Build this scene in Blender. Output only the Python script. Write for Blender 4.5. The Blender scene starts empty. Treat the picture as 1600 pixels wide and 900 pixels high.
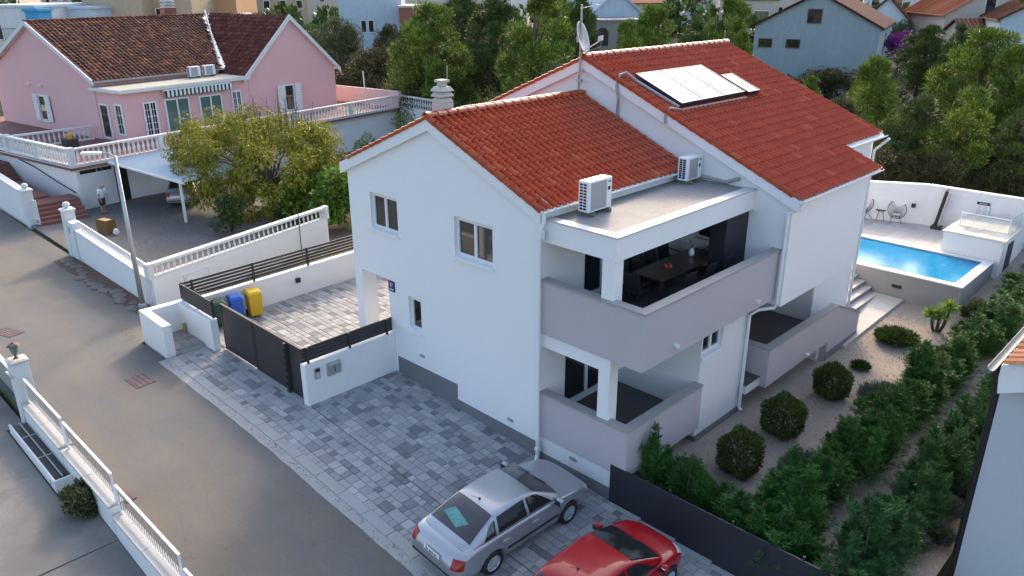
import bpy, bmesh, math, random
import numpy as np
from mathutils import Vector, Matrix
random.seed(7); RNG = np.random.default_rng(7)
R = math.radians
scene = bpy.context.scene
COL = scene.collection
# ------------------------------------------------------------------ camera
CAM_C = Vector((12.375, -13.557, 12.121))
CAM_F = Vector((-0.653796, 0.663379, -0.363976)); CAM_R = Vector((0.712967, 0.701193, -0.002688)); CAM_U = Vector((-0.253434, 0.261260, 0.931404))
FPX = 1226.183
cd = bpy.data.cameras.new('camera'); cam = bpy.data.objects.new('camera', cd); COL.objects.link(cam)
m3 = Matrix((CAM_R, CAM_U, -CAM_F)).transposed()
cam.matrix_world = Matrix.Translation(CAM_C) @ m3.to_4x4()
cd.sensor_width = 36; cd.lens = FPX/1600*36; cd.clip_end = 4000; cd.clip_start = .1
scene.camera = cam
# ------------------------------------------------------------------ light
SUN_AZ = R(35); SUN_EL = R(31)          # azimuth measured from +Y towards -X
SUN_DIR = Vector((-math.sin(SUN_AZ)*math.cos(SUN_EL), math.cos(SUN_AZ)*math.cos(SUN_EL), math.sin(SUN_EL)))
w = bpy.data.worlds.new('World'); scene.world = w; w.use_nodes = True
nt = w.node_tree; bg = nt.nodes['Background']
sk = nt.nodes.new('ShaderNodeTexSky'); sk.sky_type = 'NISHITA'; sk.sun_disc = False
sk.sun_elevation = SUN_EL; sk.sun_rotation = -SUN_AZ
sk.air_density = 1.0; sk.dust_density = 3.8; sk.ozone_density = 1.0
nt.links.new(sk.outputs[0], bg.inputs[0]); bg.inputs[1].default_value = .15
sl = bpy.data.lights.new('sun', 'SUN'); sun = bpy.data.objects.new('sun', sl); COL.objects.link(sun)
sl.energy = .95; sl.angle = R(7); sl.color = (1, .74, .49)
sun.rotation_euler = SUN_DIR.to_track_quat('Z', 'Y').to_euler()
scene.view_settings.view_transform = 'Standard'; scene.view_settings.look = 'None'
scene.view_settings.gamma = 1; scene.view_settings.exposure = 1.60
scene.cycles.max_bounces = 6; scene.cycles.use_denoising = True

def P(u, v, z):
    """point of the place at height z that the photo's pixel (u,v) looks at"""
    d = CAM_F*FPX + CAM_R*(u-800) - CAM_U*(v-450)
    t = (z-CAM_C.z)/d.z
    return CAM_C + d*t
def PD(u, v, depth):
    return CAM_C + (CAM_F + CAM_R*((u-800)/FPX) - CAM_U*((v-450)/FPX))*depth

# ------------------------------------------------------------------ mesh helpers
BASE = {}
class MB:
    def __init__(s): s.v = []; s.f = []; s.m = []
    def add(s, vs, fs, mi=0):
        o = len(s.v); s.v += [tuple(q) for q in vs]
        s.f += [tuple(i+o for i in f) for f in fs]; s.m += [mi]*len(fs); return s
    def box(s, a, b, mi=0):
        x0, y0, z0 = a; x1, y1, z1 = b
        return s.add([(x0,y0,z0),(x1,y0,z0),(x1,y1,z0),(x0,y1,z0),(x0,y0,z1),(x1,y0,z1),(x1,y1,z1),(x0,y1,z1)],
            [(0,3,2,1),(4,5,6,7),(0,1,5,4),(1,2,6,5),(2,3,7,6),(3,0,4,7)], mi)
    def obox(s, O, U, V, W, u0, u1, v0, v1, w0, w1, mi=0):
        O, U, V, W = map(Vector, (O, U, V, W))
        q = lambda a, b, c: O+U*a+V*b+W*c
        vs = [q(u0,v0,w0),q(u1,v0,w0),q(u1,v1,w0),q(u0,v1,w0),q(u0,v0,w1),q(u1,v0,w1),q(u1,v1,w1),q(u0,v1,w1)]
        fs = [(0,3,2,1),(4,5,6,7),(0,1,5,4),(1,2,6,5),(2,3,7,6),(3,0,4,7)]
        if U.cross(V).dot(W) < 0: fs = [f[::-1] for f in fs]
        return s.add(vs, fs, mi)
    def prism(s, pts, vec, mi=0):
        pts = [Vector(q) for q in pts]; vec = Vector(vec); n = len(pts)
        nrm = Vector((0,0,0))
        for i in range(n): nrm += pts[i].cross(pts[(i+1) % n])
        if nrm.dot(vec) > 0: pts = pts[::-1]
        vs = pts+[q+vec for q in pts]
        fs = [tuple(range(n)), tuple(range(2*n-1, n-1, -1))]
        fs += [(i, i+n, (i+1) % n+n, (i+1) % n) for i in range(n)]
        return s.add(vs, fs, mi)
    def tube(s, pts, r, n=8, mi=0, cap=True):
        pts = [Vector(q) for q in pts]; k = len(pts)
        rs = r if isinstance(r, (list, tuple)) else [r]*k
        vs = []; prev = None
        for i, q in enumerate(pts):
            a = pts[max(i-1, 0)]; b = pts[min(i+1, k-1)]; t = (b-a).normalized()
            if prev is None: x = t.orthogonal().normalized()
            else:
                x = (prev-t*prev.dot(t)); x = x.normalized() if x.length > 1e-5 else t.orthogonal().normalized()
            prev = x; y = t.cross(x)
            for j in range(n):
                an = 2*math.pi*j/n; vs.append(q+(x*math.cos(an)+y*math.sin(an))*rs[i])
        fs = []
        for i in range(k-1):
            for j in range(n):
                fs.append((i*n+j, i*n+(j+1) % n, (i+1)*n+(j+1) % n, (i+1)*n+j))
        if cap: fs += [tuple(range(n-1, -1, -1)), tuple(range((k-1)*n, k*n))]
        return s.add(vs, fs, mi)
    def lathe(s, O, prof, n=12, mi=0, axis=None, cap=True):
        O = Vector(O); vs = []; k = len(prof)
        if axis is None: X, Y, Z = Vector((1,0,0)), Vector((0,1,0)), Vector((0,0,1))
        else:
            Z = Vector(axis).normalized(); X = Z.orthogonal().normalized(); Y = Z.cross(X)
        for r, z in prof:
            for j in range(n):
                a = 2*math.pi*(j+.5)/n; vs.append(O+X*(r*math.cos(a))+Y*(r*math.sin(a))+Z*z)
        fs = []
        for i in range(k-1):
            for j in range(n): fs.append((i*n+j, i*n+(j+1) % n, (i+1)*n+(j+1) % n, (i+1)*n+j))
        if cap: fs += [tuple(range(n-1, -1, -1)), tuple(range((k-1)*n, k*n))]
        return s.add(vs, fs, mi)
    def grid(s, xs, ys, fz, mi=0):
        nx = len(xs); vs = [(x, y, fz(x, y)) for y in ys for x in xs]
        fs = [(j*nx+i, j*nx+i+1, (j+1)*nx+i+1, (j+1)*nx+i) for j in range(len(ys)-1) for i in range(nx-1)]
        return s.add(vs, fs, mi)

def mesh_of(name, mb, mats, off=(0,0,0), smooth=False):
    me = bpy.data.meshes.new(name)
    ox, oy, oz = off
    me.from_pydata([(a-ox, b-oy, c-oz) for a, b, c in mb.v], [], mb.f)
    if not isinstance(mats, (list, tuple)): mats = [mats]
    for m in mats: me.materials.append(m)
    if len(mats) > 1: me.polygons.foreach_set('material_index', mb.m)
    if smooth: me.polygons.foreach_set('use_smooth', [True]*len(me.polygons))
    me.update(); return me
def link(name, data, parent=None):
    o = bpy.data.objects.new(name, data); COL.objects.link(o)
    if parent: o.parent = parent
    return o
def meta(o, label=None, cat=None, group=None, kind=None):
    if label: o['label'] = label
    if cat: o['category'] = cat
    if group: o['group'] = group
    if kind: o['kind'] = kind
    return o
def base_of(o): return BASE.get(o.name, (0,0,0))
def thing(name, loc, label, cat, group=None):
    o = bpy.data.objects.new(name, None); COL.objects.link(o); o.location = loc
    o.empty_display_size = .2; BASE[o.name] = tuple(loc); return meta(o, label, cat, group)
def local_thing(name, label, cat, group=None):
    return thing(name, (0,0,0), label, cat, group)
def part(name, mb, mats, parent, smooth=False, bevel=0, label=None, seg=2):
    off = base_of(parent); o = link(name, mesh_of(name, mb, mats, off, smooth), parent)
    BASE[o.name] = off
    if bevel: add_bevel(o, bevel, seg)
    if label: o['label'] = label
    return o
def add_bevel(o, wd, seg=2):
    b = o.modifiers.new('bevel', 'BEVEL'); b.width = wd; b.segments = seg; b.limit_method = 'ANGLE'; b.angle_limit = R(40)
def solo(name, mb, mats, label=None, cat=None, group=None, kind=None, smooth=False, bevel=0):
    a = np.array(mb.v); lo, hi = a.min(0), a.max(0)
    off = (float((lo[0]+hi[0])/2), float((lo[1]+hi[1])/2), float(lo[2]))
    o = link(name, mesh_of(name, mb, mats, off, smooth)); o.location = off; BASE[o.name] = off
    if bevel: add_bevel(o, bevel)
    return meta(o, label, cat, group, kind)
def copy_tree(o, parent=None, **kw):
    c = o.copy(); COL.objects.link(c)
    if parent is not None: c.parent = parent
    for ch in list(o.children): copy_tree(ch, c)
    return c
def inst(name, me, parent, loc, rot=(0,0,0), scale=(1,1,1)):
    """one more object of a shared mesh, loc in the place's coordinates"""
    o = link(name, me, parent); b = base_of(parent) if parent else (0,0,0)
    o.location = (loc[0]-b[0], loc[1]-b[1], loc[2]-b[2]); o.rotation_euler = rot; o.scale = scale
    BASE[o.name] = tuple(loc); return o
def cut(o, boxes):
    """cut boxes (and other MBs) out of a mesh object for good"""
    b = base_of(o)
    cutters = []
    for i, bx in enumerate(boxes):
        if isinstance(bx, MB): mb = bx
        else: mb = MB().box(bx[0], bx[1])
        me = mesh_of('cutter', mb, o.data.materials[0], b)
        c = link('cutter', me)
        c.matrix_world = Matrix.Translation(b)
        cutters.append(c)
        md = o.modifiers.new('cut', 'BOOLEAN'); md.operation = 'DIFFERENCE'; md.object = c; md.solver = 'EXACT'
    bpy.context.view_layer.update()
    dg = bpy.context.evaluated_depsgraph_get()
    me = bpy.data.meshes.new_from_object(o.evaluated_get(dg))
    o.modifiers.clear(); o.data = me
    for c in cutters: bpy.data.objects.remove(c)
    return o

# ------------------------------------------------------------------ materials
def newmat(name):
    m = bpy.data.materials.new(name); m.use_nodes = True
    return m, m.node_tree, m.node_tree.nodes['Principled BSDF']
def N(t, typ, **kw):
    n = t.nodes.new(typ)
    for k, v in kw.items(): setattr(n, k, v)
    return n
def mixc(t, fac, a, b, mode='MIX'):
    n = N(t, 'ShaderNodeMix', data_type='RGBA', blend_type=mode)
    for s, val in ((0, fac), (6, a), (7, b)):
        if hasattr(val, 'is_output'): t.links.new(val, n.inputs[s])
        elif s == 0: n.inputs[s].default_value = val
        else: n.inputs[s].default_value = (*val[:3], 1)
    return n.outputs[2]
def noise(t, co, scale, detail=4, rough=.6, dist=0):
    n = N(t, 'ShaderNodeTexNoise'); n.inputs['Scale'].default_value = scale; n.inputs['Detail'].default_value = detail
    n.inputs['Roughness'].default_value = rough; n.inputs['Distortion'].default_value = dist
    t.links.new(co, n.inputs['Vector']); return n.outputs['Fac']
def ramp(t, fac, stops):
    n = N(t, 'ShaderNodeValToRGB'); t.links.new(fac, n.inputs[0]); cr = n.color_ramp
    while len(cr.elements) < len(stops): cr.elements.new(.5)
    for e, (p_, c) in zip(cr.elements, stops):
        e.position = p_; e.color = (*c, 1) if isinstance(c, (tuple, list)) else (c, c, c, 1)
    return n.outputs[0]
def mapping(t, co, scale=(1,1,1), rot=(0,0,0)):
    n = N(t, 'ShaderNodeMapping'); n.inputs['Scale'].default_value = scale; n.inputs['Rotation'].default_value = rot
    t.links.new(co, n.inputs[0]); return n.outputs[0]
def bumpn(t, b, h, strength=.3, dist=.01):
    n = N(t, 'ShaderNodeBump'); n.inputs['Strength'].default_value = strength; n.inputs['Distance'].default_value = dist
    t.links.new(h, n.inputs['Height']); t.links.new(n.outputs[0], b.inputs['Normal'])
def objco(t): return N(t, 'ShaderNodeTexCoord').outputs['Object']
def wco(t): return N(t, 'ShaderNodeNewGeometry').outputs['Position']
def rnd(t):
    """one random number per piece, whether the piece is an object or an island of a joined mesh"""
    g = N(t, 'ShaderNodeNewGeometry').outputs['Random Per Island']; o = N(t, 'ShaderNodeObjectInfo').outputs['Random']
    a = N(t, 'ShaderNodeMath', operation='ADD'); t.links.new(g, a.inputs[0]); t.links.new(o, a.inputs[1])
    f = N(t, 'ShaderNodeMath', operation='FRACT'); t.links.new(a.outputs[0], f.inputs[0]); return f.outputs[0]
def mk(name, col, rough=.8, var=.12, scale=2.0, fine=.08, fscale=40, bump=0, bscale=60, bdist=.004, metal=0, spec=.5, streak=0, coat=0, pos=False, dirt=None):
    m, t, b = newmat(name); co = wco(t) if pos else objco(t)
    c = col
    n1 = noise(t, co, scale, 5); c1 = mixc(t, n1, [x*(1-var) for x in col], [min(1, x*(1+var)) for x in col])
    n2 = noise(t, co, fscale, 3); f = ramp(t, n2, [(.3, 1-fine), (.7, 1+0*fine)])
    c1 = mixc(t, 1, c1, f, 'MULTIPLY')
    if streak:
        ns = noise(t, mapping(t, co, (3, 3, .25)), 1.6, 5, .7); fs = ramp(t, ns, [(.45, 1), (.75, 1-streak)]); c1 = mixc(t, 1, c1, fs, 'MULTIPLY')
    if dirt:
        nd = noise(t, co, dirt[1], 6, .7, .5); fd = ramp(t, nd, [(dirt[2], 0), (dirt[2]+.15, 1)]); c1 = mixc(t, fd, c1, dirt[0])
    t.links.new(c1, b.inputs['Base Color']); b.inputs['Roughness'].default_value = rough
    b.inputs['Metallic'].default_value = metal; b.inputs['Specular IOR Level'].default_value = spec
    if coat: b.inputs['Coat Weight'].default_value = coat; b.inputs['Coat Roughness'].default_value = .06
    if bump: bumpn(t, b, noise(t, co, bscale, 4), bump, bdist)
    return m
def plain(name, col, rough=.5, metal=0, spec=.5, coat=0):
    m, t, b = newmat(name)
    n = noise(t, objco(t), 9, 3); c = mixc(t, n, [x*.92 for x in col], [min(1, x*1.06) for x in col])
    t.links.new(c, b.inputs['Base Color']); b.inputs['Roughness'].default_value = rough; b.inputs['Metallic'].default_value = metal
    b.inputs['Specular IOR Level'].default_value = spec
    if coat: b.inputs['Coat Weight'].default_value = coat; b.inputs['Coat Roughness'].default_value = .05
    return m
def pieces(name, stops, rough=.7, fine=.15, fscale=30, bump=.3, spec=.4, patch=None):
    m, t, b = newmat(name); co = wco(t); r = rnd(t)
    c = ramp(t, r, stops)
    f = ramp(t, noise(t, co, fscale, 4), [(.3, 1-fine), (.7, 1.0)]); c = mixc(t, 1, c, f, 'MULTIPLY')
    if patch:
        fd = ramp(t, noise(t, co, patch[1], 5, .65), [(patch[2], 0), (patch[2]+.2, 1)]); c = mixc(t, fd, c, patch[0])
    t.links.new(c, b.inputs['Base Color']); b.inputs['Roughness'].default_value = rough; b.inputs['Specular IOR Level'].default_value = spec
    if bump: bumpn(t, b, noise(t, co, fscale*2, 3), bump, .003)
    return m
def leafmat(name, dark, light, tip=None, trans=.25, rough=.55):
    m, t, b = newmat(name); r = rnd(t); co = objco(t)
    f = noise(t, co, .9, 3); k = N(t, 'ShaderNodeMath', operation='MULTIPLY_ADD'); t.links.new(r, k.inputs[0]); k.inputs[1].default_value = .6; t.links.new(f, k.inputs[2])
    st = [(.35, dark), (.95, light)]
    if tip: st.append((1.15 if False else 1.0, tip))
    k2 = N(t, 'ShaderNodeMath', operation='MULTIPLY'); t.links.new(k.outputs[0], k2.inputs[0]); k2.inputs[1].default_value = .85
    c = ramp(t, k2.outputs[0], [(.2, dark), (.75, light)] + ([(.95, tip)] if tip else []))
    t.links.new(c, b.inputs['Base Color']); b.inputs['Roughness'].default_value = rough; b.inputs['Specular IOR Level'].default_value = .3
    tr = N(t, 'ShaderNodeBsdfTranslucent'); t.links.new(c, tr.inputs[0]); mx = N(t, 'ShaderNodeMixShader'); mx.inputs[0].default_value = trans
    t.links.new(b.outputs[0], mx.inputs[1]); t.links.new(tr.outputs[0], mx.inputs[2])
    t.links.new(mx.outputs[0], t.nodes['Material Output'].inputs[0]); return m
M = {}
M['wall'] = mk('white_render', (.80,.79,.78), .85, .035, .5, .05, 25, bump=.25, bscale=90, bdist=.003, pos=True)
M['wall2'] = mk('white_painted_wall', (.76,.75,.74), .85, .05, .8, .07, 20, bump=.3, bscale=70, bdist=.004, pos=True, dirt=((.66,.65,.62), .8, .60))
M['soft'] = mk('white_render_soft', (.70,.70,.68), .85, .05, .6, .05, 25, bump=.2, pos=True)
M['lilac'] = mk('grey_render', (.475,.425,.435), .85, .04, .7, .06, 30, bump=.25, bscale=90, bdist=.003, pos=True)
M['plinth'] = mk('grey_plinth', (.20,.205,.22), .85, .08, 1, .35, 130, bump=.4, bscale=160, pos=True)
M['cap'] = mk('granite_cap', (.40,.385,.37), .6, .06, 2, .4, 160, pos=True)
M['slabtop'] = mk('wet_membrane', (.25,.25,.245), .72, .28, 1.2, .2, 12, bump=.15, bscale=7, bdist=.01, spec=.35, pos=True)
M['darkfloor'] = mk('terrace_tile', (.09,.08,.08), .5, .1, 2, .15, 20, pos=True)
M['trim'] = plain('white_metal', (.76,.77,.78), .4)
M['pvc'] = plain('white_pvc', (.74,.74,.74), .35)
M['glass'] = plain('dark_glass', (.018,.020,.022), .04, spec=.9)
M['glassg'] = plain('green_glass', (.10,.17,.15), .06, spec=.9)
M['curtain'] = mk('curtain', (.12,.11,.11), .9, .2, 4)
M['tile'] = pieces('red_roof_tile', [(0,(.39,.058,.015)),(.5,(.42,.064,.017)),(.93,(.45,.074,.021)),(1,(.50,.12,.045))], .20, .12, 14, .0, .4)
M['tile_edge'] = plain('tile_edge', (.25,.05,.03), .5)
M['oldtile'] = pieces('old_roof_tile', [(0,(.05,.016,.011)),(.45,(.09,.028,.018)),(.75,(.15,.046,.026)),(1,(.28,.10,.05))], .85, .4, 6, .3, .3, ((.07,.04,.03),.35,.52))
M['dkredtile'] = pieces('dark_red_tile', [(0,(.075,.018,.012)),(.6,(.115,.028,.018)),(1,(.19,.055,.035))], .8, .3, 6, .3, .3)
M['orangetile'] = pieces('orange_roof_tile', [(0,(.30,.10,.05)),(.5,(.42,.16,.08)),(1,(.55,.25,.13))], .8, .3, 6, .2, .3)
M['paver'] = pieces('concrete_paver', [(0,(.18,.18,.185)),(.16,(.235,.235,.24)),(.24,(.315,.312,.31)),(.75,(.375,.37,.365)),(1,(.46,.45,.435))], .8, .25, 25, .5, .35, ((.20,.20,.205), .45, .58))
M['joint'] = mk('joint_sand', (.14,.135,.13), .95, .2, 3, .3, 60, pos=True)
M['dark'] = mk('anthracite_board', (.035,.031,.033), .55, .15, 3, .1, 40)
M['darkpanel'] = mk('dark_screen', (.022,.022,.030), .6, .12, 1.5, .1, 30, pos=True)
M['black'] = plain('black_plastic', (.015,.015,.017), .45)
M['rubber'] = plain('rubber', (.018,.018,.018), .75)
M['steel'] = plain('galvanised_steel', (.42,.43,.43), .45, .6)
M['chrome'] = plain('alloy', (.50,.51,.53), .35, .25)
M['asphalt'] = None
M['concrete'] = mk('old_concrete', (.30,.29,.275), .9, .25, .5, .25, 30, bump=.4, bscale=40, pos=True, dirt=((.12,.115,.105),.55,.48))
M['kerbc'] = mk('kerb_concrete', (.36,.36,.35), .9, .12, 1.5, .2, 40, bump=.3, bscale=60, pos=True)
M['gravel'] = mk('gravel', (.44,.365,.30), .95, .15, .5, .5, 70, bump=.9, bscale=55, bdist=.02, pos=True)
M['soil'] = mk('soil', (.16,.09,.055), .95, .3, .5, .4, 30, bump=.6, bscale=20, bdist=.02, pos=True)
M['rock'] = mk('rock', (.20,.175,.145), .95, .3, 2, .4, 20, bump=.8, bscale=12, bdist=.03)
M['pink'] = mk('pink_render', (.72,.43,.42), .9, .07, .4, .06, 20, bump=.2, pos=True)
M['pinkl'] = mk('pale_pink_render', (.66,.52,.49), .9, .06, .4, .06, 20, streak=.1, pos=True)
M['balus'] = mk('cast_white', (.68,.68,.66), .85, .08, 2, .1, 30)
M['terra'] = mk('terracotta_floor', (.22,.09,.07), .8, .15, 2, .2, 20, pos=True)
M['stone'] = mk('stone_tread', (.50,.48,.44), .7, .12, 1.2, .12, 20, pos=True)
M['deck'] = mk('deck_tile', (.50,.47,.44), .6, .1, .8, .12, 15, pos=True)
M['poolwall'] = mk('pool_render', (.30,.295,.29), .85, .05, .8, .05, 30, pos=True)
M['pooltile'] = plain('pool_mosaic', (.05,.36,.62), .5)
M['wood'] = mk('dark_table_wood', (.045,.035,.028), .3, .2, 4)
M['wicker'] = mk('black_wicker', (.02,.02,.02), .6, .2, 30)
M['card'] = mk('cardboard', (.19,.10,.035), .85, .1, 3, .1, 30)
M['bark'] = mk('bark', (.10,.075,.055), .95, .3, 5, .4, 25, bump=.8, bscale=20, bdist=.02)
M['barkg'] = mk('grey_bark', (.16,.14,.12), .95, .3, 5, .4, 25, bump=.8, bscale=20, bdist=.02)
M['brass'] = mk('rust_iron', (.07,.04,.03), .7, .3, 8)
M['chimneyc'] = mk('chimney_concrete', (.55,.53,.48), .9, .12, 3, .2, 25, pos=True)
def asphalt():
    m, t, b = newmat('asphalt'); co = wco(t)
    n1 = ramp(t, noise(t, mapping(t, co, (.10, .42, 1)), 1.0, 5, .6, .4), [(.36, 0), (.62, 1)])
    c = mixc(t, n1, (.116,.119,.123), (.160,.142,.114))          # grey and warm brown mixed by noise stretched along the lane
    n2 = ramp(t, noise(t, co, .55, 6, .7), [(.3, .86), (.7, 1.06)]); c = mixc(t, 1, c, n2, 'MULTIPLY')
    n3 = ramp(t, noise(t, co, 60, 3), [(.3, .66), (.7, 1.12)]); c = mixc(t, 1, c, n3, 'MULTIPLY')
    t.links.new(c, b.inputs['Base Color']); b.inputs['Roughness'].default_value = .85
    v = N(t, 'ShaderNodeTexVoronoi', feature='DISTANCE_TO_EDGE'); v.inputs['Scale'].default_value = .33
    wob = N(t, 'ShaderNodeVectorMath', operation='MULTIPLY_ADD'); nn = N(t, 'ShaderNodeTexNoise'); nn.inputs['Scale'].default_value = 1.3; nn.inputs['Detail'].default_value = 5; t.links.new(co, nn.inputs['Vector'])
    t.links.new(nn.outputs['Color'], wob.inputs[0]); wob.inputs[1].default_value = (1.6,1.6,1.6); t.links.new(co, wob.inputs[2]); t.links.new(wob.outputs[0], v.inputs['Vector'])
    cr = ramp(t, v.outputs['Distance'], [(.0, .82), (.005, 1)]); c = mixc(t, 1, c, cr, 'MULTIPLY'); t.links.new(c, b.inputs['Base Color'])
    bumpn(t, b, noise(t, co, 110, 3), .5, .004); return m
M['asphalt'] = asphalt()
def watermat():
    m, t, b = newmat('pool_water'); co = wco(t)
    n = noise(t, co, 1.4, 3, .5, .3); c = mixc(t, n, (.004,.17,.35), (.010,.25,.46))
    n4 = noise(t, co, 9, 2, .5, 1.2); c = mixc(t, ramp(t, n4, [(.55, 0), (.7, .22)]), c, (.25,.62,.8))  # pale ripple glints painted into the water colour
    t.links.new(c, b.inputs['Base Color']); b.inputs['Roughness'].default_value = .12; b.inputs['IOR'].default_value = 1.2; b.inputs['Specular IOR Level'].default_value = .3
    bumpn(t, b, noise(t, co, 5.5, 3, .5, .5), .12, .03); return m
M['water'] = watermat()
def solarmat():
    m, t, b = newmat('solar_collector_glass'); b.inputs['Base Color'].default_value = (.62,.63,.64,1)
    b.inputs['Roughness'].default_value = .22; b.inputs['Metallic'].default_value = .75; return m  # pale metallic base puts the white sky reflection into the glass colour
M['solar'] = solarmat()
def paint(name, col, metal=.3):
    m, t, b = newmat(name)
    n = noise(t, objco(t), 3, 4); c = mixc(t, n, [x*.93 for x in col], [min(1, x*1.05) for x in col])
    t.links.new(c, b.inputs['Base Color']); b.inputs['Metallic'].default_value = metal
    b.inputs['Roughness'].default_value = .32; b.inputs['Coat Weight'].default_value = .45; b.inputs['Coat Roughness'].default_value = .05; b.inputs['Specular IOR Level'].default_value = .3; return m
M['silver'] = paint('silver_paint', (.40,.41,.43), .55)
M['red'] = paint('red_paint', (.33,.003,.008), .0)
M['lampred'] = plain('red_lens', (.30,.015,.012), .15)
M['lampclear'] = plain('clear_lens', (.5,.52,.55), .08)
M['white'] = plain('white_paint', (.75,.75,.75), .5)
M['blue'] = plain('blue_plastic', (.012,.10,.46), .45)
M['yellow'] = plain('yellow_plastic', (.62,.40,.012), .45)
M['green'] = plain('green_plastic', (.010,.045,.030), .45)
M['plate_blue'] = plain('plate_blue', (.012,.018,.11), .4)
M['pine'] = leafmat('pine_needles', (0.012,0.027,0.005), (0.115,0.181,0.022), (0.376,0.465,0.066), 0.1)
M['pined'] = leafmat('pine_needles_dark', (0.009,0.019,0.007), (0.066,0.108,0.025), (0.181,0.237,0.054), 0.08)
M['oak'] = leafmat('evergreen_oak_leaves', (0.011,0.013,0.005), (0.056,0.060,0.020), (0.180,0.159,0.066), .08)
M['olive'] = leafmat('olive_green_leaves', (0.020,0.031,0.012), (0.089,0.110,0.042), (0.214,0.214,0.100), 0.1)
M['walnut'] = leafmat('yellowing_leaves', (0.062,0.081,0.010), (0.258,0.266,0.028), (0.416,0.339,0.041), 0.22)
M['vine'] = leafmat('vine_leaves', (0.036,0.071,0.012), (0.131,0.230,0.031), (0.238,0.340,0.051), 0.2)
M['thuja'] = leafmat('conifer_hedge', (0.009,0.031,0.006), (0.046,0.141,0.023), (0.111,0.282,0.055), 0.08)
M['thujab'] = leafmat('conifer_hedge_blue', (0.009,0.031,0.008), (0.039,0.119,0.033), (0.103,0.250,0.074), 0.08)
M['box'] = leafmat('clipped_bush', (0.015,0.025,0.007), (0.072,0.098,0.021), (0.168,0.202,0.047), 0.08)
M['lav'] = leafmat('lavender_leaves', (0.053,0.068,0.053), (0.112,0.135,0.098), (0.165,0.188,0.135), .15)
M['yucca'] = leafmat('yucca_leaves', (0.063,0.140,0.021), (0.196,0.308,0.049), (0.308,0.420,0.084), .3)
M['boug'] = leafmat('purple_flowers', (.10,.012,.12), (.20,.03,.22), (.28,.06,.28), .2)
M['shrub'] = leafmat('shrub_leaves', (0.013,0.028,0.007), (0.059,0.098,0.021), (0.137,0.199,0.055), 0.12)
M['dishgrey'] = plain('dish_grey', (.40,.40,.41), .5)
M['turq'] = mk('turquoise_cloth', (.13,.33,.30), .9, .35, 6, .3, 12)
M['stone_white'] = mk('white_coping', (.72,.72,.71), .7, .05, 1, .1, 30, pos=True)
M['deckt'] = pieces('deck_tiles', [(0,(.46,.42,.39)),(1,(.54,.50,.47))], .6, .12, 15, .1)
M['card2'] = mk('pale_cardboard', (.42,.31,.17), .85, .1, 3)
M['corr'] = mk('corrugated_sheet', (.50,.54,.57), .75, .06, 1, .08, 10)
M['capc'] = mk('weathered_cap', (.47,.46,.43), .85, .12, 2, .15, 25, pos=True)
M['olivegrey'] = plain('olive_grey_paint', (.30,.28,.12), .6)
M['gatepanel'] = plain('pale_green_panel', (.30,.32,.29), .5)
# ------------------------------------------------------------------ the ground
GX = [-900,-60,-34,-25,-17,-12,-6.2,0,3,9,40,900]; GZ = [.3,.2,0,.1,.38,.48,.40,-.05,-.25,-.6,-2,-4]
def gz(x, y=0): return float(np.interp(x, GX, GZ))
def rise(x, y):
    t = max(y-27, (-x-60)*1.0, 0); return float(np.interp(t, [0, 18, 45, 100, 300, 900], [0, 1.6, 3.6, 4.8, 5.6, 6]))
def terrain(x, y): return gz(x)-.14+rise(x, y)-(.7 if y < -9.2 and x < 14 else 0)
g = MB()
xs = sorted(set([-1600,-900,-500,-300,-200,-150,-120] + list(range(-100, 44, 4)) + [60,90,140,220,400,900]))
ys = sorted(set([-300,-120,-60,-40,-25] + [-16,-12,-9.3,-9.1] + list(range(-8, 100, 4)) + [120,150,200,280,400,600,900,1500]))
g.grid(xs, ys, terrain)
M['ground'] = mk('dry_ground', (.15,.13,.085), .95, .4, .25, .4, 6, bump=.5, bscale=9, bdist=.03, pos=True, dirt=((.05,.075,.02), .3, .45))
solo('ground', g, M['ground'], kind='structure')
# road: along -X from the front right to the far left
r = MB()
rx = [-120,-90,-70] + [x*.5 for x in range(-120, 44)]
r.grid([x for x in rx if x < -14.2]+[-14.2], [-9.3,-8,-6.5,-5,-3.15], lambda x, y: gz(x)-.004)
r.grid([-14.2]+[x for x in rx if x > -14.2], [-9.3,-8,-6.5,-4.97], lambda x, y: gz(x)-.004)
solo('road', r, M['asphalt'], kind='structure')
gut = MB(); gx = np.arange(-12.2, 12, .35); vs = []
for i, x in enumerate(gx):
    vs += [(x, -5.20-.035*RNG.random(), gz(x)+.004), (x, -4.93, gz(x)+.012)]
gut.add(vs, [(2*i, 2*i+2, 2*i+3, 2*i+1) for i in range(len(gx)-1)])
solo('gutter', gut, M['kerbc'], kind='structure')
# drive: joint sand sheet, single pavers
DRIVE = []
for (x0, x1, y0, y1) in ((-12.25, 9.5, -4.64, -3.2), (-6.2, 9.5, -3.2, .1), (-14.0, -6.3, -3.2, 9.0)):
    DRIVE.append((x0, x1, y0, y1))
sj = MB()
for (x0, x1, y0, y1) in DRIVE: sj.grid(list(np.linspace(x0, x1, 20)), [y0, y1], lambda x, y: gz(x)-.012)
drive = solo('driveway', sj, M['joint'], kind='structure')
bands = [(-4.64, -3.22, -12.25, 9.5), (-3.22, .02, -6.2, 9.5), (-3.16, 9.0, -14.0, -6.3)]
pav = []
for (y0, y1, x0, x1) in bands:
    y = y0; k = 0
    while y < y1-.05:
        wd = (.2, .3, .2, .3, .2)[k % 5]; k += 1; x = x0 - random.random()*.3
        if y+wd > y1: wd = y1-y
        while x < x1:
            ln = random.choice((.2, .3, .3, .4, .5)) if wd > .25 else random.choice((.2, .2, .3, .4))
            pav.append((x+ln/2, y+wd/2, ln, wd)); x += ln
        y += wd
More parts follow.
